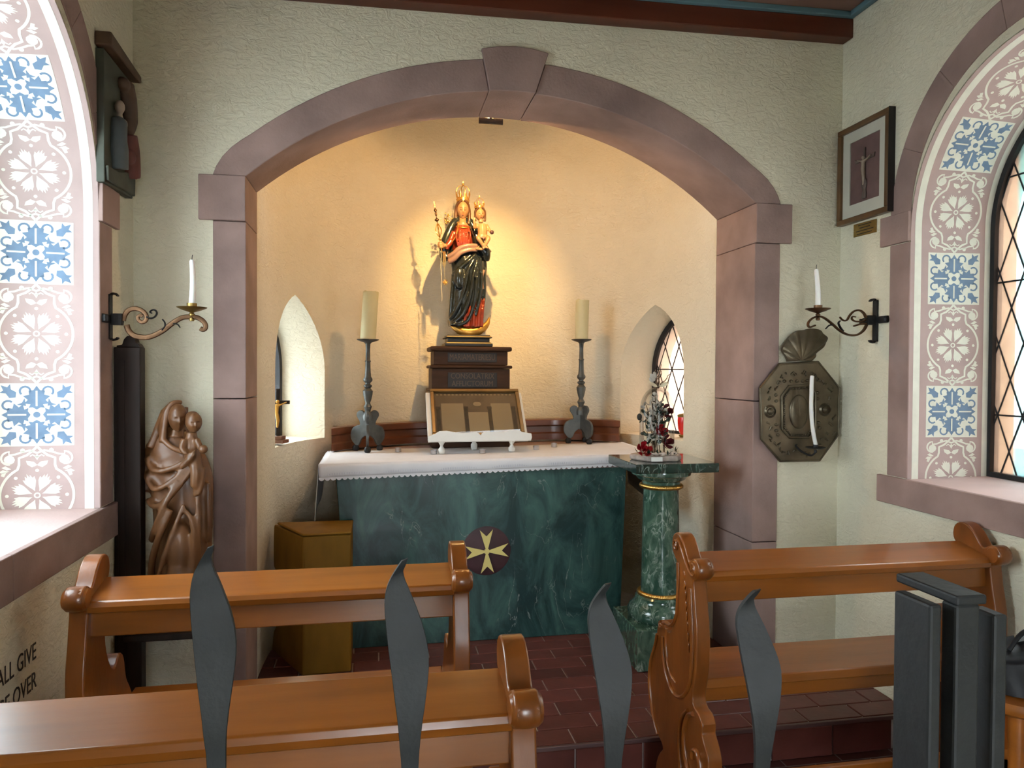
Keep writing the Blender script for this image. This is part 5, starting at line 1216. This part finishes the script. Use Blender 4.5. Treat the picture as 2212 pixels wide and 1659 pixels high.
# ------------------------------------------------------------------ marble column with the flower dome
CXc, CYc = .805, .24
co = thing('marble_column', (CXc, CYc, FL), 'polished green marble column with gold rope rings carrying the flower dome', 'column')
def sq(name, hw, z0, z1, m, bev): MB().box(CXc - hw, CXc + hw, CYc - hw, CYc + hw, z0, z1).build(name, M[m], co, smooth=0, bevel=bev)
sq('plinth', .19, FL + .001, .235, 'column_green', .004)
MB().lathe([(0, .236), (.155, .236), (.166, .25), (.168, .275), (.158, .30), (.140, .315), (.128, .33), (.128, .345), (.108, .362), (0, .362)], (CXc, CYc, 0), 48).build('base_moulding', M['column_green'], co, smooth=40)
MB().lathe([(0, .363), (.100, .363), (.097, .5), (.093, .75), (.090, .912), (0, .912)], (CXc, CYc, 0), 48).build('shaft', M['column_green'], co, smooth=40)
MB().lathe([(0, .913), (.094, .913), (.098, .94), (.122, .952), (.132, .968), (.15, .975), (.155, .992), (.15, 1.006), (0, 1.006)], (CXc, CYc, 0), 48).build('capital', M['column_green'], co, smooth=40)
sq('top_slab', .215, 1.007, 1.053, 'slab_green', .003)
for z, r in ((.362, .108), (.915, .099)):
    mb = MB()
    for k in range(3):
        mb.tube([(CXc + (r + .007 * cos(30 * a + k * 2 * pi / 3)) * cos(a), CYc + (r + .007 * cos(30 * a + k * 2 * pi / 3)) * sin(a), z + .007 * sin(30 * a + k * 2 * pi / 3)) for a in [2 * pi * i / 260 for i in range(260)]], .0062, 6, closed=True)
    mb.build('gold_rope', M['gold'], co, smooth=60)
# dome, base slice, flowers
DX, DY, DZ = at(1417, 970, Y=.22).x, .21, 1.0535
def rose(x, y, z, s, mat_, label, face=(0, -1, .5), group='preserved roses'):
    t = thing('rose', (x, y, z), label, 'rose', group); Q_ = Vector(face).to_track_quat('Z', 'Y').to_matrix().to_4x4(); rnd = random.Random(int(x * 1000) + int(z * 777))
    for ringi, (n_, rad, open_, ht) in enumerate(((2, .20, 20, .95), (3, .36, 34, .98), (4, .56, 50, .92), (5, .80, 66, .80))):
        for i in range(n_):
            a = 2 * pi * i / n_ + ringi * .9 + rnd.uniform(-.15, .15); span = radians(250 / n_ if n_ > 2 else 160); mb = MB()
            def pp(u, v):
                az = a + (u - .5) * span; e = 1 - (2 * u - 1) ** 4 * .35; h = v * e
                r_ = rad * (sin(pi * (.12 + .5 * h)) + .22 * math.sin(radians(open_)) * max(0, h - .6) / .4)
                return Vector((x, y, z)) + (Q_ @ (Vector((r_ * cos(az), r_ * sin(az), -.42 + ht * h - .10 * max(0, h - .8) * open_ / 40)) * s))
            mb.grid(pp, 8, 7); mb.build('petal', mat_, t, smooth=180, recalc=False)
    return t
fd = thing('flower_dome', (DX, DY, DZ), 'clear glass dome on a silvered wood slice, dried sprigs inside and twigs on top', 'glass dome')
def slice_(u, v):
    a = 2 * pi * u; r = (.125 + .008 * sin(5 * a) + .005 * sin(11 * a + 1)) * (1 if .1 < v < .9 else .96); return (DX + r * cos(a), DY + r * .92 * sin(a), DZ + .001 + .027 * v)
mb = MB().grid(slice_, 48, 4, cu=True); mb.add([slice_(i / 48, 0) for i in range(48)], [tuple(range(48))]); mb.add([slice_(i / 48, 1) for i in range(48)], [tuple(range(48))])
mb.build('wood_slice', M['bark'], fd, smooth=30)
MB().box(DX - .075, DX - .018, DY - .122, DY - .117, DZ + .005, DZ + .026, ).build('paper_label', M['white_paint'], fd, smooth=0)
zb_ = DZ + .029; R_ = .088
dome = [(R_, 0), (R_, .10), (R_, .20), (R_ * .985, .235), (R_ * .93, .265), (R_ * .82, .292), (R_ * .65, .315), (R_ * .42, .332), (R_ * .2, .339), (0.0005, .341)]
MB().lathe([(r, zb_ + z) for r, z in dome], (DX, DY, 0), 48).build('glass_dome', M['glass'], fd, smooth=60)
rnd = random.Random(3)
for k in range(14):
    a = rnd.uniform(0, 2 * pi); r0 = rnd.uniform(.0, .05); p0 = Vector((DX + r0 * cos(a), DY + r0 * sin(a), zb_)); h = rnd.uniform(.15, .29); le = Vector((rnd.uniform(-.04, .04), rnd.uniform(-.03, .03), 0))
    pth = [p0 + le * (i / 6) ** 2 + Vector((0, 0, h * i / 6)) + Vector((rnd.uniform(-.004, .004), 0, 0)) for i in range(7)]
    sp = MB().tube(pth, .0022, 5).build('dried_sprig', M['twig'], fd)
    lf = MB()
    for i in range(20):
        c_ = pth[2 + i % 5] + Vector((rnd.uniform(-.022, .022), rnd.uniform(-.02, .02), rnd.uniform(-.01, .02))); lf.ball(c_, (rnd.uniform(.006, .012), .003, rnd.uniform(.008, .017)), 6, 4, Matrix.Rotation(rnd.uniform(0, 3), 4, 'Y') @ Matrix.Rotation(rnd.uniform(0, 3), 4, 'Z'))
    lf.build('leaves', M['pale_leaf'] if k % 3 else M['leaf'], sp, smooth=0)
tw_ = Vector((DX + .0, DY, zb_ + .341))
for k in range(6):
    d_ = Vector((rnd.uniform(-.02, .09), rnd.uniform(-.03, .03), 0)); h = rnd.uniform(.07, .17)
    pth = [tw_ + d_ * (i / 6) + Vector((.006 * sin(i * 2 + k), 0, h * i / 6 - .006)) for i in range(7)]
    MB().tube(pth, [.0035, .003, .003, .0026, .0022, .002, .0014], 6).build('twig', M['twig'], fd)
for sg in (-1, 1):
    MB().grid(lambda u, v: tw_ + Vector((sg * (.006 + .05 * u), -.012 + .012 * (v - .5) + .004 * sin(6 * u), .006 + .020 * u * (1 if sg < 0 else .8) + (v - .5) * .022 * sin(pi * (.15 + .8 * u)))), 8, 4).build('ribbon_loop', M['ivory_ribbon'], fd, smooth=180, recalc=False)
for dx_, dz_, r_ in ((-.028, .05, .022), (-.016, .062, .018), (-.035, .036, .016)):
    MB().ball(tw_ + Vector((dx_, -.006, dz_)), (r_ * .55, .005, r_), 10, 8, Matrix.Rotation(dx_ * 20, 4, 'Y')).build('pale_petal', M['pale_leaf'], fd, smooth=60)
MB().ball((DX - .098, DY - .01, zb_ + .19), (.014, .01, .018), 10, 8).build('pine_cone', M['wick'], fd, smooth=0)
lf = MB()
for k in range(34):
    a = rnd.uniform(-2.9, .3) ; r0 = rnd.uniform(.095, .118); b_ = Vector((DX + r0 * cos(a), DY + r0 * .92 * sin(a), zb_ + .002)); d_ = Vector((cos(a), sin(a), 0)) * rnd.uniform(.01, .035) + Vector((rnd.uniform(-.02, .02), 0, rnd.uniform(.0, .04))); s_ = d_.cross(Vector((0, 0, 1))).normalized() * .005
    lf.add([b_, b_ + d_ * .5 + s_, b_ + d_, b_ + d_ * .5 - s_], [(0, 1, 2, 3)])
lf.build('dark_leaf_wreath', M['leaf'], fd, smooth=0, recalc=False)['kind'] = 'stuff'
for k, (a, s_) in enumerate(((-110, .013), (-95, .014), (-80, .012), (-68, .012), (-122, .011), (-56, .013))):
    a = radians(a); mb = MB().ball((DX + .108 * cos(a), DY + .1 * sin(a), zb_ + s_ * .75), (s_ * 1.2, s_, s_ * .8), 12, 8)
    tag(mb.build('pebble', M['pebble'], smooth=60), ['small pale pebble on the dome base right of the red rose', 'pale round pebble in the middle front of the dome base', 'pinkish pebble right of middle on the dome base', 'small pebble left of the dark berry on the dome base', 'tiny pebble nearest the red rose on the dome base', 'rightmost pebble on the dome base beside the spiky leaves'][k], 'pebble', 'pebbles on the dome base')
rose(DX - .098, DY - .078, zb_ + .030, .044, M['rose'], 'bright red rose lying outside the glass dome, lower left', (-.1, -1, .45))
rose(DX + .012, DY - .03, zb_ + .12, .036, M['rose'], 'red rose in the middle inside the glass dome', (0, -1, .3))
rose(DX + .045, DY + .0, zb_ + .215, .044, M['rose_dark'], 'wine-red rose at the top right inside the glass dome', (.2, -1, .1))
rose(DX + .050, DY - .01, zb_ + .06, .042, M['rose_dark'], 'wine-red rose at the lower right inside the glass dome', (.3, -1, .3))

# ------------------------------------------------------------------ things in the niche windows
(s_, c0_, nv, tv, cm) = APW[1]
p_ = c0_ + nv * .13 + tv * (-.15); p_.z = 1.094
la = thing('votive_lamp', p_, 'red glass votive lamp on the sill of the niche window behind the dome', 'lamp')
MB().lathe([(0, 0), (.028, 0), (.034, .01), (.03, .014), (.03, .0141), (0, .0141)], p_, 20).build('foot', M['brass'], la, smooth=40)
MB().lathe([(0, .0145), (.024, .0145), (.038, .05), (.042, .10), (.040, .125), (0, .125)], p_, 24).build('red_glass', M['lamp_red'], la, smooth=50)
MB().lathe([(0, .1255), (.041, .1255), (.043, .135), (.036, .142), (0, .15)], p_, 20).build('brass_rim', M['brass'], la, smooth=40)
(s_, c0_, nv, tv, cm) = APW[0]
p_ = c0_ - nv * .03 + tv * .235; p_ = at(601, 957, Z=1.098)
cx_ = thing('crucifix', p_, 'small standing wooden crucifix on the sill of the left niche window', 'crucifix')
ang = Matrix.Rotation(radians(-18), 4, 'Z')
T_ = Matrix.Translation(p_) @ ang
MB().box(-.045, .045, -.04, .04, 0, .02, T_).box(-.032, .032, -.028, .028, .0201, .04, T_).build('foot', M['shelf_wood'], cx_, smooth=0, bevel=.003)
MB().box(-.010, .010, -.007, .007, .04, .30, T_).box(-.065, .065, -.007, .007, .215, .235, T_).build('cross', M['dark_wood'], cx_, smooth=0, bevel=.002)
cb = MB().tube([T_ @ Vector(v) for v in ((0, -.012, .085), (.006, -.016, .125), (-.002, -.014, .165), (0, -.014, .205))], [.006, .010, .010, .012], 8)
cb.tube([T_ @ Vector(v) for v in ((-.055, -.012, .226), (-.02, -.013, .212), (0, -.014, .205), (.02, -.013, .212), (.055, -.012, .226))], [.004, .005, .009, .005, .004], 8); cb.ball(T_ @ Vector((.004, -.016, .228)), .011, 10, 8)
sculpt(cb, 'corpus', M['gold_leaf'], cx_, .003, 2)
# ------------------------------------------------------------------ things on the walls
# tall dark post against the left wall
pA, pB = at(250, 760, X=XL + .012), None
yP = pA.y; xP1 = at(303, 760, Y=yP).x
po = thing('wooden_post', ((XL + xP1) / 2, yP + .06, FL), 'tall dark wooden post with stepped top in the left corner', 'post')
ztp = at(303, 750, Y=yP).z
MB().box(XL + .004, xP1, yP, yP + .062, FL + .001, ztp).build('shaft', M['dark_wood'], po, smooth=0, bevel=.004)
mx_ = (XL + xP1) / 2
tp_ = [(XL + .012, 0), (xP1 - .001, 0), (xP1 - .008, .012), (xP1 - .018, .018), (xP1 - .022, .034), (xP1 - .034, .044), (mx_, .044), (mx_ - .012, .030), (mx_ - .018, .010), (XL + .012, .006)]
MB().prism([(a, ztp + b) for a, b in tp_], XZ, yP + .008, yP + .055).build('stepped_top', M['dark_wood'], po, smooth=20, bevel=.002)
MB().box(XL + .02, mx_ - .006, yP - .004, yP + .004, FL + .1, ztp - .05).build('raised_panel', M['dark_wood'], po, smooth=0, bevel=.002)

# wrought iron candle brackets
def bracket(side, yb, px2, label, clabel, curves, cand, plate_z, dish_px):
    X0 = (XL if side < 0 else XR); t = thing('candle_bracket', (X0, yb, plate_z[0]), label, 'candle bracket', 'wrought iron candle brackets')
    A = lambda px, py: at(px, py, Y=yb)
    # wall cross
    s = -side
    x_w = X0 + s * .004
    mb = MB().box(*sorted((X0 + s * .001, X0 + s * .010)), yb - .016, yb + .016, plate_z[0], plate_z[1])
    zm = plate_z[2]; mb.box(*sorted((X0 + s * .0011, X0 + s * .012)), yb - .085, yb + .085, zm - .016, zm + .016)
    for zz, d_ in ((plate_z[1], 1), (plate_z[0], -1)): mb.tube([(X0 + s * .008, yb, zz - .002 * d_), (X0 + s * .016, yb, zz + .004 * d_), (X0 + s * .028, yb, zz + .001 * d_), (X0 + s * .034, yb, zz - .006 * d_)], .0045, 8, flat=(3.2, 1), up=(0, 0, 1))
    for d_ in (1, -1): mb.tube([(X0 + s * .008, yb + d_ * .083, zm), (X0 + s * .018, yb + d_ * .09, zm), (X0 + s * .026, yb + d_ * .082, zm)], .0045, 8, flat=(1, 3), up=(0, 0, 1))
    mb.box(*sorted((X0 + s * .012, X0 + s * .05)), yb - .013, yb + .013, zm - .022, zm + .022)
    mb.build('wall_cross', M['iron'], t, smooth=30, bevel=.0015, bseg=1)
    for pts, r0, r1 in curves:
        C_ = catmull([A(*p) for p in pts], 6); n_ = len(C_)
        MB().tube(C_, [r0 + (r1 - r0) * i / (n_ - 1) for i in range(n_)], 8, flat=(2.1, 1), up=None).build('scroll', M['copper'] if r0 > .0041 else M['iron'], t)
    c = A(*dish_px)
    MB().lathe([(0, -.030), (.008, -.029), (.010, -.022), (.008, -.016), (.004, -.013), (.010, -.008), (.011, -.002), (.006, .003), (.012, .006), (.034, .013), (.054, .022), (.056, .025), (.03, .019), (.018, .0185), (.019, .040), (.016, .040), (.015, .02), (0, .02)], c, 28).build('drip_dish', M['brass'] if side < 0 else M['copper'], t, smooth=40)
    top = A(*cand); zb_ = c.z + .021; ln = (top.x - c.x) / (top.z - zb_)
    cd_ = thing('taper_candle', (c.x, c.y, zb_), clabel, 'candle', 'white taper candles on the brackets'); hh = top.z - zb_
    MB().tube([(c.x + ln * h * hh + .004 * sin(h * 3.1), c.y, zb_ + h * hh) for h in (0, .2, .4, .6, .8, .97, 1)], [.0128, .0122, .0115, .0108, .0100, .0095, .006], 16).build('wax', M['white_wax'], cd_, smooth=50)
    tw_ = Vector((top.x, c.y, top.z)); MB().tube([tw_ + Vector((0, 0, -.004)), tw_ + Vector((.001, 0, .012)), tw_ + Vector((.003, 0, .02))], .0014, 6).build('wick', M['wick'], cd_)
k = 240 / 1659; f = lambda L_: [(230 + a * k, 540 + b * k) for a, b in L_]
yb = -.292
bracket(-1, yb, 0, 'wrought iron scroll candle bracket on the left wall above the dark post', 'white taper candle on the left wall bracket', [
    (f([(300, 1120), (330, 1200), (400, 1270), (500, 1300), (600, 1305), (720, 1270), (850, 1200), (950, 1120), (1050, 1050), (1150, 1005), (1270, 1000), (1360, 1010), (1440, 1060), (1480, 1120), (1475, 1170), (1440, 1190), (1400, 1170)]), .0052, .0042),
    (f([(250, 1060), (270, 980), (330, 900), (420, 875), (510, 895), (580, 950), (600, 1010), (580, 1060), (530, 1078), (480, 1050), (470, 1000), (510, 975), (535, 995)]), .0048, .0030),
    (f([(600, 1000), (660, 1020), (720, 1000), (752, 950), (735, 905), (690, 895), (650, 925), (680, 945)]), .004, .0028),
    (f([(830, 1200), (875, 1140), (870, 1080), (835, 1035)]), .0040, .0026), (f([(1000, 1100), (1060, 1110), (1100, 1160)]), .0036, .002)], f([(1275, 148)])[0], (1.615, 1.785, 1.69), f([(1275, 950)])[0])
k2 = 210 / 1659; f2 = lambda L_: [(1720 + a * k2, 560 + b * k2) for a, b in L_]
bracket(1, -.275, 0, 'wrought iron scroll candle bracket on the right wall above the shell sconce', 'white taper candle leaning on the right wall bracket', [
    (f2([(1200, 1120), (1150, 1210), (1060, 1280), (950, 1300), (830, 1270), (720, 1200), (620, 1110), (520, 1030), (440, 985), (370, 980), (290, 1000), (220, 1060), (200, 1120), (230, 1160), (320, 1130)]), .0052, .0042),
    (f2([(1190, 1000), (1150, 920), (1070, 870), (980, 890), (910, 960), (870, 1030), (820, 1050), (770, 1020), (745, 985)]), .0048, .0034),
    (f2([(1180, 1030), (1130, 1060), (1010, 1060), (950, 1020), (960, 980), (1010, 985)]), .0044, .003),
    (f2([(800, 1230), (750, 1160), (720, 1090), (750, 1050)]), .0040, .003), (f2([(620, 1120), (560, 1130), (500, 1190)]), .0038, .0024), (f2([(1180, 1100), (1080, 1110), (985, 1140)]), .005, .004)], f2([(340, 168)])[0], (1.648, 1.842, 1.748), f2([(370, 935)])[0])

# octagonal brass wall sconce with shell crest
OX, OZ, OY = 1.415, 1.305, -.002
oc = thing('wall_sconce', (OX, OY, 1.06), 'dark octagonal embossed brass sconce with shell crest right of the arch', 'sconce')
A = lambda px, py, y=-.03: at(px, py, Y=y)
ok_ = lambda L_: [(1630 + a * 210 / 1124, 700 + b * 210 / 1124) for a, b in L_]
octp = [(p.x, p.z) for p in [A(*q_) for q_ in ok_([(55, 740), (285, 450), (745, 425), (960, 715), (990, 730), (975, 1290), (760, 1590), (300, 1600), (75, 1340)])]]
octp = [octp[i] for i in (0, 1, 2, 4, 5, 6, 7, 8)]
MB().prism(octp[::-1], XZ, -.030, -.020).build('back_plate', M['bronze'], oc, smooth=0, bevel=.004)
cxo = sum(p[0] for p in octp) / 8; czo = sum(p[1] for p in octp) / 8
MB().tube([(cxo + (a - cxo) * .975, -.031, czo + (b - czo) * .975) for a, b in octp], .0045, 8, closed=True).build('rim', M['bronze'], oc)
MB().prism([(cxo + (a - cxo) * .9, czo + (b - czo) * .9) for a, b in octp][::-1], XZ, -.0195, -.001).build('standoff', M['bronze'], oc, smooth=0)
inn = [(p.x, p.z) for p in [A(*q_) for q_ in ok_([(310, 830), (390, 720), (640, 705), (700, 800), (700, 1220), (620, 1310), (400, 1310), (315, 1215)])]]
MB().tube([(a, -.033, b) for a, b in inn], .0062, 8, closed=True).build('panel_border', M['bronze'], oc)
ci = (sum(p[0] for p in inn) / 8, sum(p[1] for p in inn) / 8)
MB().ball((ci[0], -.031, ci[1]), (.052, .016, .085), 24, 16).build('bulging_mirror', M['bronze'], oc, smooth=60)
mb = MB()
n_in = len(inn)
for i in range(n_in):
    a, b = inn[i], inn[(i + 1) % n_in]; L_ = hypot(b[0] - a[0], b[1] - a[1]); m_ = max(1, int(L_ / .011))
    for j in range(m_):
        t = j / m_; x, z = a[0] + (b[0] - a[0]) * t, a[1] + (b[1] - a[1]) * t; x, z = ci[0] + (x - ci[0]) * .86, ci[1] + (z - ci[1]) * .9; mb.ball((x, -.034, z), .0052, 8, 5)
mb.build('bead_border', M['bronze'], oc, smooth=60)['kind'] = 'stuff'
for px, py in ok_([(180, 1010), (810, 990)]):
    q_ = A(px, py); mb = MB().lathe([(0, .020), (.012, .015), (.017, .004), (.021, .004), (.025, .012), (.030, .004), (.033, .0)], (q_.x, -.030, q_.z), 24, Matrix.Rotation(radians(90), 4, 'X'))
    mb.build('rosette', M['bronze'], oc, smooth=50)
for P_ in ([(345, 660), (420, 660), (490, 660), (555, 660), (610, 655)], [(245, 820), (250, 890)], [(725, 795), (725, 865)], [(250, 1165), (250, 1230), (270, 1280)], [(740, 1140), (750, 1200)]):
    for px, py in ok_(P_):
        q_ = A(px, py); MB().ball((q_.x, -.031, q_.z), (.0095, .010, .0075), 10, 6).build('embossed_boss', M['bronze'], oc, smooth=60)
rn = random.Random(11); mb = MB()
for k in range(46):
    a = 2 * pi * k / 46; r = rn.uniform(.72, .86); o_ = octp[int(k / 46 * 8) % 8]; nx_ = octp[(int(k / 46 * 8) + 1) % 8]; t = (k / 46 * 8) % 1
    x, z = o_[0] + (nx_[0] - o_[0]) * t, o_[1] + (nx_[1] - o_[1]) * t; x, z = cxo + (x - cxo) * r, czo + (z - czo) * r
    mb.tube([(x, -.030, z), (x + rn.uniform(-.012, .012), -.034, z + rn.uniform(-.012, .012)), (x + rn.uniform(-.02, .02), -.030, z + rn.uniform(-.02, .02))], .0048, 6)
mb.build('embossed_foliage', M['bronze'], oc, smooth=60)['kind'] = 'stuff'
# shell
sb = A(*ok_([(510, 430)])[0], y=-.028); mb = MB()
spx = (A(1700, 780).x - A(1690, 780).x) / 10 * 210 / 1124

out_ = ok_([(375, 435), (355, 380), (310, 300), (345, 215), (400, 140), (480, 80), (560, 70), (640, 52), (740, 70), (790, 120), (830, 170), (790, 260), (710, 330), (690, 380), (650, 428)])
rim = [A(*q_, y=-.028) for q_ in catmull([(a, b, 0) for a, b in out_], 5)] if False else [A(p.x, p.y, y=-.028) for p in catmull([(a, b, 0) for a, b in out_], 4)]
hub = A(*ok_([(515, 425)])[0], y=-.028); n_r = len(rim) - 1
def shell(u, v, back=0):
    i = min(n_r - 1, int(u * n_r)); e = rim[i] + (rim[i + 1] - rim[i]) * (u * n_r - i)
    p = hub + (e - hub) * (.04 + .96 * v); d_ = (.030 * sin(pi * min(1, v * .62 + .25)) + .010 * abs(sin(pi * 8 * u)) * v) * (1 - .35 * v)
    return p + Vector((0, -d_ if not back else .006, 0))
mb.grid(lambda u, v: shell(u, v), 112, 12); mb.grid(lambda u, v: shell(1 - u, v, 1), 112, 2)
mb.grid(lambda u, v: shell(u, 1) + (shell(u, 1, 1) - shell(u, 1)) * v, 112, 1)
mb.build('shell_crest', M['bronze'], oc, smooth=60)
# candle arm
ch_ = A(*ok_([(705, 1440)])[0], y=-.115)
MB().lathe([(0, -.022), (.006, -.021), (.008, -.012), (.005, -.006), (.035, .0), (.046, .006), (.047, .008), (.02, .004), (.012, .004), (.012, .020), (.0098, .020), (.0098, .005), (0, .005)], ch_, 24).build('drip_dish', M['iron'], oc, smooth=40)
MB().tube(catmull([ch_ + Vector((0, 0, -.018)), ch_ + Vector((-.012, .02, -.036)), ch_ + Vector((-.04, .05, -.02)), ch_ + Vector((-.055, .078, .004)), ch_ + Vector((-.045, .088, .012))], 5), .0045, 8).build('arm', M['iron'], oc)
tcn = [A(*q_, y=-.115) for q_ in ok_([(712, 1415), (690, 1320), (665, 1150), (655, 950), (658, 780), (662, 640), (668, 595)])]
tcs = thing('bent_candle', tcn[0], 'white candle bent by heat in front of the octagonal brass sconce', 'candle')
MB().tube([tcn[0] + Vector((0, 0, -.016))] + catmull(tcn, 4), [.0095] * 25 + [.005], 14).build('wax', M['white_wax'], tcs, smooth=60)
MB().tube([tcn[-1], tcn[-1] + Vector((.001, 0, .006)), tcn[-1] + Vector((.003, 0, .010))], .001, 5).build('wick', M['wick'], tcs)

# framed crucifix relief on the right wall
FY0, FY1, FZ0, FZ1 = -.382, -.012, 2.232, 2.702
XW = XR; fr = thing('picture_frame', (XW, (FY0 + FY1) / 2, FZ0), 'walnut picture frame with a small crucifix on mauve backing, right wall', 'picture')
XWf = lambda a, b, w_: (XW - w_, a, b)
W2 = .026
for a0, a1, b0, b1 in ((FY0, FY1, FZ0, FZ0 + W2), (FY0, FY1, FZ1 - W2, FZ1), (FY0, FY0 + W2, FZ0 + W2, FZ1 - W2), (FY1 - W2, FY1, FZ0 + W2, FZ1 - W2)):
    MB().prism([(a0, b0), (a1, b0), (a1, b1), (a0, b1)], XWf, .001, .034).build('frame_side', M['walnut'], fr, smooth=0, bevel=.004)
MB().prism([(FY0 + W2, FZ0 + W2), (FY1 - W2, FZ0 + W2), (FY1 - W2, FZ1 - W2), (FY0 + W2, FZ1 - W2)], XWf, .001, .012).build('backing', M['mauve'], fr, smooth=0)
m2, m3 = FY0 + W2 + .052, FY1 - W2 - .052; n2, n3 = FZ0 + W2 + .062, FZ1 - W2 - .052
for a0, a1, b0, b1 in ((FY0 + W2, FY1 - W2, FZ0 + W2, n2), (FY0 + W2, FY1 - W2, n3, FZ1 - W2), (FY0 + W2, m2, n2, n3), (m3, FY1 - W2, n2, n3)):
    MB().prism([(a0, b0), (a1, b0), (a1, b1), (a0, b1)], XWf, .0125, .018).build('mat_board', M['mat_board'], fr, smooth=0)
yc_ = (m2 + m3) / 2; zc_ = n2 + (n3 - n2) * .66
brz = material('dull_bronze_relief', (.11, .08, .07), .5, .3, vary=.3, vscale=40)
MB().prism([(yc_ - .005, n2 + .07), (yc_ + .005, n2 + .07), (yc_ + .005, n3 - .05), (yc_ - .005, n3 - .05)], XWf, .0122, .018).prism([(yc_ - .066, zc_ - .008), (yc_ + .066, zc_ - .008), (yc_ + .072, zc_ + .012), (yc_ + .058, zc_ + .004), (yc_ - .058, zc_ + .004), (yc_ - .072, zc_ + .012)], XWf, .0122, .018).build('cross', brz, fr, smooth=0)
mb = MB().tube([XWf(yc_ - .05, zc_ + .006, .020), XWf(yc_ - .02, zc_ - .008, .021), XWf(yc_, zc_ - .014, .022), XWf(yc_ + .02, zc_ - .008, .021), XWf(yc_ + .05, zc_ + .006, .020)], [.004, .005, .008, .005, .004], 8)
mb.tube([XWf(yc_, zc_ - .014, .022), XWf(yc_ + .003, zc_ - .05, .023), XWf(yc_ - .003, zc_ - .085, .023), XWf(yc_ + .001, zc_ - .125, .021)], [.009, .010, .008, .005], 8); mb.ball(XWf(yc_ + .002, zc_ + .006, .022), .009, 10, 8)
sculpt(mb, 'corpus', M['icon_pale'], fr, .003, 1)
mb = MB().lathe([(0, 0), (.013, 0), (.016, .02), (.010, .045), (.018, .06), (.016, .085), (.008, .10), (0, .10)], (XW - .016, yc_, n2 + .012), 16, None, .4, 1); mb.build('relief_foot', brz, fr, smooth=50)
MB().box(XW - .035, XW - .001, FY0 - .0035, FY0 - .0005, FZ0, FZ1).build('outer_edge', M['black_frame'], fr, smooth=0)
pq = thing('brass_plaque', (XW, -.19, 2.155), 'small brass plaque with engraved lines under the crucifix picture', 'plaque')
pl = MB().prism([(-.270, 2.160), (-.105, 2.163), (-.105, 2.226), (-.270, 2.222)], XWf, .0005, .004).build('plate', M['brass'], pq, smooth=0, bevel=.001)
for i, (a, b) in enumerate(((-.235, -.14), (-.225, -.15), (-.25, -.125), (-.24, -.13))):
    MB().prism([(a, 2.2105 - i * .0135), (b, 2.2115 - i * .0135), (b, 2.2155 - i * .0135), (a, 2.2145 - i * .0135)], XWf, .004, .0044).build('engraved_line', M['ped_dark'], pq, smooth=0)
for y_, z_ in ((-.263, 2.191), (-.112, 2.194)): MB().lathe([(.003, 0), (.002, .0015), (0, .002)], (XW - .004, y_, z_), 10, Matrix.Rotation(radians(-90), 4, 'Y')).build('screw', M['brass'], pq, smooth=50)

# carved painted relief panel on the left wall
XI = lambda a, b, w_: (XL + w_, a, b)
ic = thing('relief_panel', (XL, -.25, 2.18), 'carved and painted relief panel with cornice high on the left wall', 'relief')
MB().prism([(-.415, 2.182), (-.105, 2.192), (-.100, 2.30), (-.112, 2.335), (-.118, 2.42), (-.128, 2.46), (-.13, 2.655), (-.418, 2.665)], XI, .001, .030).build('back_board', M['icon_green'], ic, smooth=0, bevel=.003)
MB().prism([(-.428, 2.672), (-.080, 2.668), (-.080, 2.695), (-.425, 2.725)], XI, .001, .058).build('cornice', M['icon_brown'], ic, smooth=0, bevel=.006)
XIb = lambda y, z, w_: Vector((XL + w_, y, z))
mb = MB()
mb.tube(catmull([XIb(-.30, 2.26, .035), XIb(-.32, 2.36, .042), XIb(-.31, 2.45, .040)], 4), [.04] * 4 + [.035] * 4 + [.022], 12); sculpt(mb, 'robed_figure', M['icon_blue'], ic, .006, 3)
mb = MB(); mb.ball(XIb(-.315, 2.49, .05), (.018, .020, .026), 14, 10); mb.ball(XIb(-.27, 2.44, .05), (.014, .016, .02), 12, 8); mb.tube([XIb(-.31, 2.465, .045), XIb(-.29, 2.43, .05), XIb(-.275, 2.42, .05)], .012, 8); sculpt(mb, 'faces', M['icon_pale'], ic, .0045, 2)
mb = MB(); mb.tube(catmull([XIb(-.20, 2.62, .035), XIb(-.21, 2.56, .04), XIb(-.19, 2.48, .042), XIb(-.22, 2.42, .04)], 4), [.03, .032, .034, .036, .038, .038, .036, .034, .034, .032, .03, .028, .024], 12); mb.ball(XIb(-.25, 2.60, .04), .028, 12, 8); sculpt(mb, 'brown_figure', M['icon_brown'], ic, .006, 3)
mb = MB(); mb.tube(catmull([XIb(-.19, 2.42, .036), XIb(-.18, 2.36, .042), XIb(-.165, 2.30, .04), XIb(-.15, 2.27, .036)], 4), .038, 12); mb.ball(XIb(-.21, 2.33, .045), .03, 12, 8); sculpt(mb, 'red_robed_figure', M['icon_red'], ic, .006, 3)
MB().prism([(-.405, 2.19), (-.112, 2.20), (-.106, 2.285), (-.20, 2.275), (-.30, 2.25), (-.41, 2.245)], XI, .0305, .042).build('rocky_ground', M['icon_green'], ic, smooth=0, bevel=.004)
